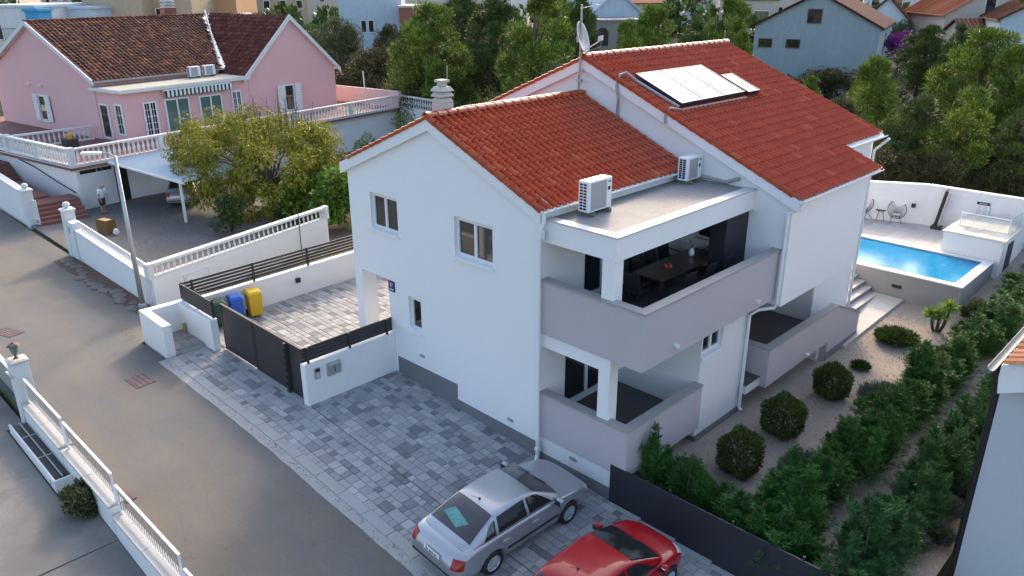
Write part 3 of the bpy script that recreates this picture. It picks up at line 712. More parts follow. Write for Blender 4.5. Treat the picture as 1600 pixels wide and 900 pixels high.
for k in range(26):
    a = random.random()*6.28; h = random.uniform(.30,.46); r_ = random.uniform(.02,.17); q = (1.22+r_*math.cos(a), 5.0+r_*math.sin(a), 4.86+h)
    mb.tube([(1.22,5.0,5.06), q], .004, 3); mp.lathe((q[0],q[1],q[2]-.02), [(.004,0),(.03,.02),(.006,.04)], 5)
part('stems', mb, M['vine'], t); M['petal'] = plain('petal', (.50,.30,.36), .7); part('flowers', mp, M['petal'], t)['kind'] = 'stuff'
t = thing('candle_dish', (1.28,3.75,4.86), 'small red ornament lying on the dining table', 'ornament')
M['coral'] = plain('coral', (.40,.08,.05), .5)
for k in range(4):
    a = k*1.6; part('candle', MB().lathe((1.28+.08*math.cos(a), 3.75+.09*math.sin(a), 4.861), [(.045,0),(.05,.05),(.03,.08)], 8), M['coral'], t)

# ------------------------------------------------------------------ front boundary
XG = -6.2
t = thing('garden_wall', (XG,-1.6,gz(XG)), 'white low wall with dark boards joining the house and the gate', 'wall')
part('wall', MB().box((-6.46,-3.28,.1),(XG,-.003,1.74)), M['wall2'], t, bevel=.01)
for k in range(4): part('board', MB().box((-6.36,-3.26,1.80+k*.115),(-6.32,-.02,1.905+k*.115)), M['dark'], t)
for y in (-3.1,-1.65,-.25): part('post', MB().box((-6.318,y-.03,1.741),(-6.26,y+.03,2.25)), M['dark'], t)
ib = solo('intercom', MB().box((XG+.001,-3.0,1.22),(XG+.05,-2.82,1.56)), M['steel'], 'steel intercom panel with keypad at the gate end of the white wall', 'intercom', bevel=.008)
mb = MB()
part('camera_hood', MB().box((XG+.051,-2.98,1.47),(XG+.09,-2.84,1.55)), M['black'], ib)
for k in range(9): part('button', MB().box((XG+.051,-2.965+.04*(k % 3),1.27+.05*(k//3)),(XG+.056,-2.94+.04*(k % 3),1.30+.05*(k//3))), M['white'], ib)
mbx = solo('letterbox', MB().box((XG+.001,-2.58,1.18),(XG+.09,-2.12,1.58)), M['steel'], 'grey steel letterbox mounted on the white wall beside the intercom', 'letterbox', bevel=.01)
part('flap', MB().box((XG+.091,-2.55,1.50),(XG+.105,-2.15,1.56)), M['chrome'], mbx)
part('slot', MB().box((XG+.091,-2.36,1.28),(XG+.095,-2.33,1.46)), M['black'], mbx)
# sliding gate of two dark leaves
def gate(x0, x1, label):
    z0 = (gz(x0)+gz(x1))/2+.07; t = thing('driveway_gate', ((x0+x1)/2,-3.15,z0), label, 'gate', 'leaves of the dark sliding gate'); z1 = 2.16
    mb = MB().box((x0,-3.20,z0),(x0+.06,-3.12,z1)).box((x1-.06,-3.20,z0),(x1,-3.12,z1)).box((x0+.06,-3.20,z0),(x1-.06,-3.12,z0+.07)).box((x0+.06,-3.20,z1-.05),(x1-.06,-3.12,z1))
    part('frame', mb, M['dark'], t); n = 13; h = (z1-.06-z0-.08)/n
    for k in range(n): part('board', MB().box((x0+.061,-3.185,z0+.078+k*h),(x1-.061,-3.14,z0+.072+(k+1)*h)), M['dark'], t)
    return t
gate(-11.52, -9.42, 'anthracite gate leaf next to the rubbish bins'); gate(-9.38, -6.50, 'wide anthracite gate leaf next to the intercom wall')
gp = thing('gate_post', (-7.3,-3.26,gz(-7.3)), 'dark post with guide rollers in front of the gate', 'post')
part('post', MB().box((-7.36,-3.30,gz(-7)-.02),(-7.24,-3.205,2.12)), M['dark'], gp)
for k in range(6): part('guide', MB().box((-7.335,-3.335,.75+k*.22),(-7.265,-3.301,.83+k*.22)), M['black'], gp)
solo('gate_rail', MB().box((-11.6,-3.34,.44),(-6.5,-3.06,.475)), M['kerbc'], 'pale concrete threshold under the sliding gate', 'threshold')
# niche of white walls at the road
t = thing('bin_niche_wall', (-13,-4,.4), 'white U shaped low wall round a bin niche by the road', 'wall')
part('wall', MB().prism([(-14.25,-4.86,.2),(-12.22,-4.90,.2),(-12.22,-4.60,.2),(-13.95,-4.58,.2),(-13.9,-3.62,.2),(-11.62,-3.55,.2),(-11.62,-3.30,.2),(-14.2,-3.30,.2)], (0,0,1.42)), M['wall2'], t, bevel=.012)
part('floor', MB().prism([(-13.94,-4.57,.3),(-12.22,-4.59,.3),(-12.22,-3.63,.3),(-13.89,-3.63,.3)], (0,0,.30)), M['kerbc'], t)
for k in range(3): part('board', MB().box((-13.9+.02*k,-4.5+.3*k,.601),(-12.25,-4.22+.3*k,.62)), M['concrete'], t)
part('pipe', MB().tube([(-13.55,-3.68,.62),(-13.55,-3.68,.95)], .06, 8), M['olivegrey'] if 'olivegrey' in M else M['cap'], t)
t = thing('board_screen', (-12.7,-3.4,1.62), 'short dark board screen on top of the niche wall', 'fence')
for k in range(5): part('board', MB().box((-14.1,-3.42,1.66+k*.12),(-11.66,-3.38,1.77+k*.12)), M['dark'], t)
for x in (-14.05,-12.9,-11.74): part('post', MB().box((x-.035,-3.375,1.621),(x+.035,-3.32,2.28)), M['dark'], t)
# side wall with slat fence
SW = lambda y: -13.92-.045*(y+3.3)
t = thing('side_wall', (-14.2,2.5,.4), 'white side wall with dark horizontal slats along the paved court', 'wall')
part('wall', MB().prism([(SW(-3.29)-.25,-3.29,0),(SW(-3.29),-3.29,0),(SW(10),10,0),(SW(10)-.25,10,0)], (0,0,1.55)), M['wall2'], t, bevel=.01)
for k in range(5):
    z = 1.68+k*.125; part('slat', MB().prism([(SW(-3.29)-.14,-3.29,z),(SW(-3.29)-.10,-3.29,z),(SW(10)-.10,10,z),(SW(10)-.14,10,z)], (0,0,.085)), M['dark'], t)
for y in (-3.0,-.6,1.8,4.2,6.6,9): part('post', MB().box((SW(y)-.10,y-.035,1.551),(SW(y)-.04,y+.035,2.30)), M['dark'], t)
def walllight(q, nrm, label):
    q = Vector(q); nrm = Vector(nrm); u = nrm.cross(Vector((0,0,1)))
    t = thing('wall_light', q, label, 'wall light'); part('body', MB().obox(q,u,(0,0,1),nrm,-.09,.09,-.09,.09,.002,.12), M['black'], t, bevel=.008)
    part('lens', MB().obox(q,u,(0,0,1),nrm,-.06,.06,-.115,-.092,.03,.10), M['pvc'], t)
walllight((SW(1.2),1.2,1.12), (1,0,0), 'small black cube light on the white side wall of the court')
# wheelie bins
def bin_(x, y, rot, hgt, wd, mt, label):
    t = local_thing('wheelie_bin', label, 'bin', 'wheelie bins behind the gate'); d = wd*1.1
    mb = MB(); a, b = wd/2*.82, d/2*.82; A, B = wd/2, d/2
    mb.add([(-a,-b,.06),(a,-b,.06),(a,b,.06),(-a,b,.06),(-A,-B,hgt-.1),(A,-B,hgt-.1),(A,B,hgt-.1),(-A,B,hgt-.1)], [(0,3,2,1),(4,5,6,7),(0,1,5,4),(1,2,6,5),(2,3,7,6),(3,0,4,7)])
    part('body', mb, mt, t, bevel=.03)
    mb = MB(); mb.add([(-A-.03,-B-.03,hgt-.1),(A+.03,-B-.03,hgt-.1),(A+.03,B+.05,hgt-.1),(-A-.03,B+.05,hgt-.1),(-A*.8,-B*.75,hgt),(A*.8,-B*.75,hgt),(A*.8,B*.8,hgt+.02),(-A*.8,B*.8,hgt+.02)], [(0,3,2,1),(4,5,6,7),(0,1,5,4),(1,2,6,5),(2,3,7,6),(3,0,4,7)])
    part('lid', mb, mt, t, bevel=.02)
    part('handle', MB().tube([(-A*.8,B+.09,hgt-.08),(A*.8,B+.09,hgt-.08)], .02, 6), mt, t)
    for s_ in (-1, 1): part('wheel', MB().lathe((s_*(a+.01),b+.02,.10), [(.02,-.025),(.10,-.025),(.10,.025),(.02,.025)], 12, 0, (1,0,0)), M['rubber'], t)
    t.location = (x,y,gz(x)+.02); t.rotation_euler = (0,0,rot)
bin_(-13.55,-2.45,1.3, 1.0,.62, M['green'], 'dark green wheelie bin, half hidden behind the board screen')
bin_(-13.52,-1.72,1.35, 1.0,.48, M['blue'], 'blue wheelie bin standing between the green and yellow bins')
bin_(-13.50,-1.02,1.4, 1.02,.52, M['yellow'], 'yellow wheelie bin at the end of the row of bins')
# dark screen fence at the end of the parking bay
t = thing('screen_fence', (5.8,.03,-.4), 'black fabric screen fence between the parked cars and the garden', 'fence')
part('screen', MB().prism([(2.43,.02,-.62),(2.43,.06,-.62),(9.3,.06,-.62),(9.3,.02,-.62)], (0,0,1.50)), M['darkpanel'], t)
for i in range(5): part('post', MB().tube([(2.5+i*1.65,.09,-.6),(2.5+i*1.65,.09,.95)], .03, 6), M['dark'], t)
solo('kerb_edge', MB().box((2.5,-.12,-.75),(9.5,.015,-.27)), M['kerbc'], kind='structure') if False else None
ke = MB(); 
for i in range(7): 
    x = 2.46+i; z = gz(x+.5)+.05; ke = MB().box((x,-.13,z-.3),(x+.985,.012,z)); part('edging_stone', ke, M['kerbc'], kerb, bevel=.01)
# manholes
def manhole(x, y, a, b, rot, label):
    t = local_thing('manhole_cover', label, 'manhole cover', 'manhole covers in the lane')
    part('frame', MB().box((-a/2,-b/2,-.02),(a/2,b/2,.012)), M['brass'], t)
    for i in range(6):
        for j in range(4): inst('stud', STUD, t, (-a/2+a*(i+.5)/6, -b/2+b*(j+.5)/4, .012))
    part('keyhole', MB().box((a*.36,-.02,.0121),(a*.42,.02,.02)), M['black'], t)
    t.location = (x,y,gz(x)); t.rotation_euler = (0, -math.atan((gz(x+.3)-gz(x-.3))/.6), rot)
M['brass'] = mk('rusty_cover', (.12,.075,.07), .7, .25, 6, .2, 30)
STUD = mesh_of('stud', MB().box((-.035,-.03,0),(.035,.03,.012)), M['brass'])
q = P(220,595,.46); manhole(q.x, q.y, .85, .62, .08, 'rusty rectangular manhole cover in the lane opposite the gate')
q = P(12,517,.38); manhole(q.x, q.y, 1.1, .55, .3, 'worn reddish manhole cover at the left edge of the lane')
q = P(200,782,.28); manhole(q.x, q.y, .35, .25, .3, 'small rusty cover beside the white railing')
# street lamp
lx, ly = -17.45, -3.62
t = thing('street_lamp', (lx,ly,.37), 'tall grey galvanised street lamp post at the corner of the lane', 'street lamp')
part('pole', MB().tube([(lx,ly,.2),(lx,ly,6.3)], [.10,.06], 12), M['steel'], t, smooth=True)
part('base', MB().lathe((lx,ly,.3), [(.16,0),(.16,.25),(.11,.3)], 12), M['steel'], t)
part('arm', MB().tube([(lx,ly,6.26),(lx-.1,ly-.15,6.42),(lx-.2,ly-.35,6.45)], .035, 8), M['steel'], t)
part('lantern', MB().obox((lx-.22,ly-.4,6.43),Vector((-.45,-.9,.05)).normalized(),Vector((-.9,.45,0)).normalized(),(0,0,1),-.05,.62,-.13,.13,-.04,.06), M['trim'], t, bevel=.03)

# ------------------------------------------------------------------ left of the lane
def gy(x, y): return gz(x)-.44
yd = MB().grid(list(np.arange(-30, 6, 1.0)), [-40,-25,-18,-14,-9.36], lambda x, y: gz(x)-.50)
yard = solo('yard', yd, M['soil'], kind='structure')
M['yardc'] = mk('yard_concrete', (.22,.205,.185), .92, .28, .6, .3, 35, bump=.4, bscale=35, pos=True, dirt=((.145,.138,.125), .40, .46))
for i in range(12):
    for j in range(3):
        x0 = -26+i*2.35+.0; y1 = -9.5-j*4.2; x1 = x0+2.335; y0 = y1-4.18; dx = .085
        sk_ = lambda y: (y+9.5)*-.26
        z = gz((x0+x1)/2)-.47+random.uniform(-.006,.006); s_ = (gz(x1)-gz(x0))/2
        pts = [(x0+sk_(y0)*0,y0,z-s_),(x1,y0,z+s_),(x1,y1,z+s_),(x0,y1,z-s_)]
        pts = [(a, -9.34 if b == -9.5 and not (x0 > -13.5 and x1 < -7) else min(b, -9.82) if (x0 > -13.5 and x1 < -7) else b, c) for a, b, c in pts]
        part('concrete_slab', MB().prism([(a, b, c-.06) for a, b, c in pts], (0,0,.08)), M['yardc'], yard)
def fence_sec(x0, x1, label):
    zt = gz((x0+x1)/2)+.30; t = thing('railing_wall', ((x0+x1)/2,-9.15,gz(x0)), label, 'wall', 'white railing walls along the lane')
    part('wall', MB().box((x0,-9.32,gz(x0)-.8),(x1,-9.03,zt-.04)), M['wall2'], t)
    n = 2
    for k in range(n):
        a = x0+(x1-x0)*k/n; b = x0+(x1-x0)*(k+1)/n-.012; part('cap', MB().box((a,-9.36,zt-.039),(b,-8.99,zt+.02)), M['capc'], t, bevel=.008)
    zr = zt+.78
    part('rail', MB().box((x0+.05,-9.17,zr),(x1-.05,-9.11,zr+.035)), M['white'], t)
    part('rail', MB().box((x0+.05,-9.16,zt+.10),(x1-.05,-9.12,zt+.13)), M['white'], t)
    for q in (x0+.06, x1-.1): part('post', MB().box((q,-9.165,zt+.021),(q+.04,-9.115,zr-.001)), M['white'], t)
    nb = int((x1-x0-.2)/.13); bm = mesh_of('bar', MB().box((-.007,-.007,0),(.007,.007,zr-zt-.132)), M['steel'])  # bars coloured grey to stand for the shade on them
    for k in range(nb): inst('bar', bm, t, (x0+.16+(x1-x0-.26)*k/max(1, nb-1), -9.14, zt+.131))
    return t
fence_sec(-11.72,-8.45,'white wall with railing nearest the lantern pillar'); fence_sec(-8.40,-5.0,'second white wall section with railing below the lantern pillar')
fence_sec(-4.95,-1.45,'white wall section with railing at the lower edge of the photo'); fence_sec(-1.40,2.2,'white wall section with railing running out of the frame')
px_, py_ = -11.98,-9.12
t = thing('lantern_pillar', (px_,py_,gz(px_)), 'white square pillar carrying a rusty lantern by the lane', 'pillar')
part('shaft', MB().box((px_-.23,py_-.23,-.2),(px_+.23,py_+.23,2.0)), M['balus'], t, bevel=.015)
part('cap', MB().lathe((px_,py_,2.001), [(.36,0),(.36,.05),(.25,.09)], 4), M['chimneyc'], t)
part('bracket', MB().box((px_-.29,py_-.30,1.62),(px_+.29,py_-.235,1.66)).box((px_-.31,py_-.2,1.45),(px_-.235,py_+.2,1.50)), M['steel'], t)
ln_ = solo('lantern', MB().lathe((px_,py_,2.095), [(.09,0),(.04,.03),(.03,.12),(.07,.14),(.13,.38),(.02,.381)], 6).lathe((px_,py_,2.48), [(.19,0),(.14,.05),(.03,.09),(.02,.12)], 6), M['brass'], 'small rusty iron lantern standing on the white pillar', 'lantern')
part('pane', MB().lathe((px_,py_,2.24), [(.074,0),(.128,.228)], 6), M['glassg'], ln_)
t = thing('yard_gate', (-14,-9.15,.4), 'pale solid yard gate with a white top rail left of the pillar', 'gate')
part('panel', MB().box((-17.6,-9.16,gz(-15)-.3),(-12.45,-9.12,1.32)), M['gatepanel'] if 'gatepanel' in M else M['pinkl'], t)
part('rail', MB().box((-17.6,-9.20,1.321),(-12.3,-9.08,1.40)), M['white'], t); part('latch', MB().box((-12.44,-9.2,1.2),(-12.25,-9.08,1.28)), M['black'], t)
t = thing('planter_trough', (-9.9,-9.6,0), 'long narrow white planter trough with dark inside below the railing wall', 'planter')
zt = gz(-10)-.12
part('wall', MB().box((-11.72,-9.77,-.3),(-7.75,-9.72,zt-.05)).box((-7.80,-9.72,-.3),(-7.75,-9.33,zt-.05)), M['wall2'], t)
part('soil', MB().box((-11.7,-9.719,-.3),(-7.84,-9.325,zt-.16)), M['dark'], t)
part('pipe', MB().tube([(-11.6,-9.52,zt-.05),(-7.9,-9.52,zt-.07)], .022, 6), M['cap'], t)
for x in (-10.6,-9.2): part('strap', MB().box((x,-9.719,zt-.04),(x+.03,-9.33,zt-.02)), M['cap'], t)
# ------------------------------------------------------------------ pool terrace
ZP = 1.65; PX0, PX1, PY0, PY1 = -1.5, 5.37, 17.0, 21.02
pool = thing('swimming_pool', (2.5,19,.6), 'raised rectangular swimming pool with white coping and blue water', 'swimming pool')
b = part('basin', MB().box((PX0,PY0+.03,-.2),(PX1-.03,PY1,ZP-.05)), M['poolwall'], pool); cut(b, [((PX0+.3,PY0+.36,.9),(PX1-.36,PY1-.30,3))])
part('coping', MB().box((PX0,PY0,ZP-.049),(PX1,PY0+.34,ZP)).box((PX0,PY1-.32,ZP-.049),(PX1,PY1,ZP)).box((PX1-.36,PY0+.341,ZP-.049),(PX1,PY1-.321,ZP)).box((PX0,PY0+.341,ZP-.049),(PX0+.3,PY1-.321,ZP)), M['stone_white'] if 'stone_white' in M else M['trim'], pool, bevel=.012)
part('lining', MB().box((PX0+.301,PY0+.361,.901),(PX1-.361,PY1-.301,.95)), M['pooltile'], pool)
wm = MB().grid(list(np.linspace(PX0+.302,PX1-.362,30)), list(np.linspace(PY0+.362,PY1-.302,20)), lambda x, y: ZP-.085)
part('water', wm, M['water'], pool)
part('skimmer', MB().box((2.95,PY0+.0,ZP-.62),(3.3,PY0+.035,ZP-.50)), M['black'], pool)
dk = MB().box((-9,14.75,-.3),(1.0,16.995,1.58)); dk.box((-9,16.995,-.3),(-1.505,21.02,1.581)); dk.box((-9,21.022,-.3),(3.3,25.6,1.58)); 
deck_ = solo('pool_deck', dk, M['deck'], kind='structure')
tl = mesh_of('deck_tile', MB().box((-.295,-.295,0),(.295,.295,.012)), M['deckt'] if 'deckt' in M else M['deck'])
for i in range(8):
    for j in range(6): inst('deck_tile', tl, deck_, (-1.2+.6*i, 21.35+.6*j, 1.581))
t = thing('garden_steps', (2,16,.6), 'pale stone steps between the house and the pool', 'steps')
for k in range(5):
    x0 = 1.001+.3*k; zt = 1.58-.185*(k+1)+.0
    part('step', MB().box((x0,14.78,-.2),(x0+.30+(.0 if k < 4 else 0),16.98,zt-.031)), M['poolwall'], t)
    part('tread', MB().box((x0,14.76,zt-.03),(x0+.335,16.985,zt+.005+.001*k)), M['stone'], t)
pz = lambda y: gg(3, y)+.09
pe = lambda y: 3.28+(y-12.4)*.045
pth = solo('garden_path', MB().add([(2.4,12.2,pz(12.2)-.02),(pe(12.2),12.2,pz(12.2)-.02),(pe(16.98),16.98,pz(17)-.02),(2.4,16.98,pz(17)-.02),(2.4,12.2,-.2),(pe(12.2),12.2,-.2),(pe(16.98),16.98,-.2),(2.4,16.98,-.2)], [(0,1,2,3),(4,7,6,5),(0,4,5,1),(1,5,6,2),(2,6,7,3),(3,7,4,0)]), M['stone'], kind='structure')
for i in range(7):
    a, b_ = 12.22+i*.68, 12.22+i*.68+.668
    part('slab', MB().add([(2.42,a,pz(a)-.019),(pe(a)-.01,a,pz(a)-.019),(pe(b_)-.01,b_,pz(b_)-.019),(2.42,b_,pz(b_)-.019),(2.42,a,pz(a)),(pe(a)-.01,a,pz(a)),(pe(b_)-.01,b_,pz(b_)),(2.42,b_,pz(b_))], [(0,3,2,1),(4,5,6,7),(0,1,5,4),(1,2,6,5),(2,3,7,6),(3,0,4,7)]), M['stone'], pth)
# far garden wall of three runs
W_ = [(-6,22.6),(-1.2,23.75),(1.45,24.62),(5.9,24.9),(12,24.1)]
t = thing('pool_wall', (2,24.6,1.5), 'white curved garden wall behind the pool', 'wall')
for i in range(4):
    a, c_ = Vector((*W_[i],0)), Vector((*W_[i+1],0)); d = (c_-a).normalized(); n_ = Vector((-d.y,d.x,0))
    z1 = [3.28,3.30,3.42,3.38,3.4][i]; z2 = [3.28,3.30,3.42,3.38,3.4][i+1]
    q = lambda v, z: (v.x, v.y, z)
    part('wall', MB().add([q(a,0),q(c_,0),q(c_+n_*.22,0),q(a+n_*.22,0),q(a,z1),q(c_,z2),q(c_+n_*.22,z2),q(a+n_*.22,z1)], [(0,3,2,1),(4,5,6,7),(0,1,5,4),(1,2,6,5),(2,3,7,6),(3,0,4,7)]), M['wall2'], t)
    part('cap', MB().add([q(a-n_*.03,z1+.001),q(c_-n_*.03,z2+.001),q(c_+n_*.25,z2+.001),q(a+n_*.25,z1+.001),q(a-n_*.03,z1+.05),q(c_-n_*.03,z2+.05),q(c_+n_*.25,z2+.05),q(a+n_*.25,z1+.05)], [(0,3,2,1),(4,5,6,7),(0,1,5,4),(1,2,6,5),(2,3,7,6),(3,0,4,7)]), M['trim'], t)
walllight((.95,24.43,2.45), (.3,-.95,0), 'small black cube light on the pool wall beside the round chair')
walllight((6.05,24.86,2.9), (.1,-1,0), 'black cube light on the pool wall at the right edge of the photo')
# shower
t = thing('pool_shower', (2.05,24.35,1.58), 'tall black leaning pool shower against the white wall', 'shower')
part('column', MB().tube([(2.05,24.30,1.75),(2.25,24.38,3.35)], .075, 10), M['black'], t)
part('column', MB().tube([(2.22,24.25,1.75),(2.42,24.33,3.30)], .045, 8), M['steel'], t)
part('base', MB().box((1.9,24.15,1.582),(2.32,24.5,1.75)), M['black'], t, bevel=.01)
part('head', MB().tube([(2.25,24.38,3.33),(2.30,24.3,3.5),(2.34,24.15,3.5)], .05, 8), M['cap'], t)
# rules board
sg = solo('rules_sign', MB().box((3.42,24.715,2.36),(3.96,24.74,3.06)), M['white'], 'white pool rules board with a black heading on the far wall', 'sign')
part('heading', MB().box((3.43,24.707,2.92),(3.95,24.714,3.05)), M['black'], sg)
part('heading_line', MB().box((3.52,24.705,2.965),(3.84,24.7065,3.005)), M['acgrey'], sg)
for k in range(7):
    for a, b_ in ((3.47,3.66),(3.71,3.91)):
        part('text_line', MB().box((a,24.708,2.84-k*.058),(b_-random.random()*.05,24.714,2.858-k*.058)), M['acgrey'], sg)
part('foot_bar', MB().box((3.43,24.708,2.37),(3.95,24.714,2.395)), M['black'], sg)
# plant room beside the pool
t = thing('pool_plant_room', (4.5,22.4,.5), 'low white block with tiled top and glass rail beside the pool', 'plant room')
part('wall', MB().box((3.31,21.06,.2),(5.52,24.62,2.46)), M['wall2'], t)
part('top', MB().box((3.25,21.02,2.461),(5.58,24.60,2.50)), M['deck'], t)
for i in range(4):
    for j in range(6): inst('top_tile', tl, t, (3.62+.53*i, 21.36+.58*j, 2.5005), (0,0,0), (.88,.96,1))
part('door', MB().box((5.521,21.9,.85),(5.545,22.7,2.2)), M['dark'], t)
gm, gt, gb = newmat('clear_glass'); gb.inputs['Transmission Weight'].default_value = .95; gb.inputs['Roughness'].default_value = .02; gb.inputs['Base Color'].default_value = (.85,.93,.92,1); M['clear'] = gm
gr_ = thing('glass_railing', (4.4,22.8,2.52), 'frameless glass railing standing on the low pool block', 'railing')
part('panel', MB().box((3.55,22.30,2.52),(5.33,22.312,3.05)), M['clear'], gr_); part('panel', MB().box((5.34,22.33,2.52),(5.352,24.2,3.05)), M['clear'], gr_)
for q in ((3.53,22.3),(5.35,22.3),(5.35,24.2)): part('post', MB().box((q[0]-.018,q[1]-.018,2.515),(q[0]+.018,q[1]+.018,3.12)), M['trim'], gr_)
part('rail', MB().box((3.55,22.29,3.051),(5.33,22.325,3.075)), M['trim'], gr_)
# string chairs and table
def string_chair(x, y, rot, label):
    t = local_thing('string_chair', label, 'chair', 'round string chairs by the pool'); n = 28
    def ringp(a): return Vector((.40*math.cos(a), -.02+.34*math.sin(a)*.75-.05, .62+.36*math.sin(a)))
    ring = [ringp(2*math.pi*i/n) for i in range(n+1)]; hub = Vector((0,.10,.34))
    part('rim', MB().tube([Vector((p_.x,-p_.y,p_.z)) for p_ in ring], .014, 6), M['black'], t)
    mb = MB()
    for p_ in ring[:-1]:
        q = Vector((p_.x,-p_.y,p_.z)); mid = (q+hub)/2+Vector((0,-.08,-.08)) if False else (q*.45+hub*.55)+Vector((0,-.06,-.06)); mb.tube([q, mid, hub], .007, 3)
    part('strings', mb, M['black'], t)['kind'] = 'stuff'
    for a, b_ in ((-.25,.30),(.25,.30),(-.25,-.22),(.25,-.22)): part('leg', MB().tube([(a*.5,.05,.36),(a,b_,0)], .012, 5), M['black'], t)
    cu_ = part('cushion', MB().lathe((0,.08,.37), [(.05,0),(.17,.01),(.17,.05),(.05,.06)], 10), M['white'], t) if 'round' in label else None
    t.location = (x,y,1.594); t.rotation_euler = (0,0,rot)
q = P(1398,347,1.59); string_chair(q.x, q.y, R(205), 'round black string chair with a pale cushion left of the pool shower')
q = P(1352,341,1.59); string_chair(q.x-.05, q.y, R(160), 'black string chair partly hidden by the corner of the house')
q = P(1374,343,1.59); t = thing('side_table', (q.x,q.y,1.594), 'small black side table between the string chairs', 'table')
part('top', MB().lathe((q.x,q.y,2.05), [(.22,0),(.23,.02),(.22,.035)], 16), M['black'], t)
for k in range(3): a = k*2.09; part('leg', MB().tube([(q.x+.08*math.cos(a),q.y+.08*math.sin(a),2.05),(q.x+.2*math.cos(a),q.y+.2*math.sin(a),1.594)], .012, 5), M['black'], t)

# ------------------------------------------------------------------ cars
def loft(stations, ring):
    mb = MB(); n = None; vs = []
    for s_ in stations:
        rg = ring(*s_); n = len(rg); vs += [(x, s_[0], z) for x, z in rg]
    k = len(stations); fs = []
    for i in range(k-1):
        for j in range(n): fs.append((i*n+j, i*n+(j+1) % n, (i+1)*n+(j+1) % n, (i+1)*n+j))
    fs += [tuple(range(n-1,-1,-1)), tuple(range((k-1)*n, k*n))]
    mb.add(vs, [f[::-1] for f in fs]); return mb
def applied(o, levels):
    s_ = o.modifiers.new('sub', 'SUBSURF'); s_.levels = levels; s_.render_levels = levels
    bpy.context.view_layer.update(); me = bpy.data.meshes.new_from_object(o.evaluated_get(bpy.context.evaluated_depsgraph_get()))
    o.modifiers.clear(); o.data = me
    me.polygons.foreach_set('use_smooth', [True]*len(me.polygons)); return o
def make_car(label, pm, body, cab, wb, axle_f, hw, tail, plate=None, group=None):
    """length along local Y, front at +Y"""
    t = local_thing('parked_car', label, 'car', group)
    def ring(y, w_, zb_, zs, zt):
        half = [(w_*.80,zb_),(w_*.965,zb_+.07),(w_*1.0,zb_+(zs-zb_)*.35),(w_*1.0,zb_+(zs-zb_)*.68),(w_*.965,zs-.035),(w_*.90,zs+.01),(w_*.5,zt)]
        return half+[(-x, z) for x, z in reversed(half)]
    bo = part('body', loft(body, ring), M[pm], t); applied(bo, 2)
    ya, yf = axle_f-wb, axle_f
    cs = []
    for y in (ya, yf):
        for s_ in (-1, 1): cs.append(MB().lathe((s_*(hw-.02),y,.31), [(.36,-.20),(.36,.20)], 24, 0, (1,0,0)))
    cut(bo, cs)
    bo.data.polygons.foreach_set('use_smooth', [True]*len(bo.data.polygons)); 
    wells = MB()
    for y in (ya, yf):
        for s_ in (-1, 1): wells.lathe((s_*(hw-.20),y,.31), [(.34,-.03),(.34,.0)], 16, 0, (1,0,0))
    part('wheel_well', wells, M['black'], t)
    # cabin
    def cr(y, wb_, z0, wt, zt):
        half = [(wb_,z0),(wb_*.985,z0+(zt-z0)*.25),(wb_+(wt-wb_)*.75,z0+(zt-z0)*.72),(wt,zt-.03),(wt*.80,zt),(wt*.4,zt+.012)]
        return half+[(-x, z) for x, z in reversed(half)]
    cb = part('cabin', loft(cab, cr), M[pm], t); applied(cb, 2)
    def at_(y):
        for a, b_ in zip(cab, cab[1:]):
            if a[0] <= y <= b_[0]: f = (y-a[0])/(b_[0]-a[0]); return [a[i]+(b_[i]-a[i])*f for i in range(1, 5)]
        return list(cab[0][1:] if y < cab[0][0] else cab[-1][1:])
    dg = None
    from mathutils.bvhtree import BVHTree
    vs = [v.co.copy() for v in cb.data.vertices]; bv = BVHTree.FromPolygons(vs, [tuple(p_.vertices) for p_ in cb.data.polygons])
    bvb = BVHTree.FromPolygons([v.co.copy() for v in bo.data.vertices], [tuple(p_.vertices) for p_ in bo.data.polygons])
    def drape(name, corners, nrm, mat, off=.006, n=8, parent=t, bv=bv):
        """a pane lying on the cabin's skin between four corner points"""
        A, B, C_, D = map(Vector, corners); mb = MB(); vs = []
        for j in range(n+1):
            for i in range(n+1):
                q = A.lerp(B, i/n).lerp(D.lerp(C_, i/n), j/n); hit = bv.find_nearest(q)
                vs.append(hit[0]+hit[1]*off if hit[1].dot(Vector(nrm)) > 0 else hit[0]-hit[1]*off)
        fs = [(j*(n+1)+i, j*(n+1)+i+1, (j+1)*(n+1)+i+1, (j+1)*(n+1)+i) for j in range(n) for i in range(n)]
        m_ = mb.add(vs, fs)
        if (vs[1]-vs[0]).cross(vs[n+1]-vs[0]).dot(Vector(nrm)) < 0: mb.f = [f[::-1] for f in mb.f]
        return part(name, mb, mat, parent, smooth=True)
    g = tail['glass']
    yr0, yr1, yw0, yw1 = g['rear0'], g['rear1'], g['wind0'], g['wind1']
    def top(y, fx): a = at_(y); return Vector((a[2]*fx, y, a[3]))
    drape('rear_window', [top(yr0,-.97),top(yr0,.97),top(yr1,.93),top(yr1,-.93)], (0,-.7,.7), M['glass'])
    drape('windscreen', [top(yw1,-.97),top(yw1,.97),top(yw0,.93),top(yw0,-.93)], (0,.7,.7), M['glass'])
    def side(y, f, s_): a = at_(y); z0, zt = a[1], a[3]; return Vector((s_*(a[0]+(a[2]-a[0])*f), y, z0+(zt-z0)*f))
    for s_ in (-1, 1):
        for (ya0, ya1, yb0, yb1, f0, f1) in g['sides']:
            drape('side_window', [side(ya0,f0,s_),side(ya1,f0,s_),side(yb1,f1,s_),side(yb0,f1,s_)], (s_,0,.3), M['glass'], .005)
    if tail.get('cloth'): drape('parcel_cloth', [(-.46,-1.50,1.12),(.10,-1.64,1.07),(.30,-1.44,1.18),(-.30,-1.30,1.24)], (0,-.7,.7), M['turq'], .0085)
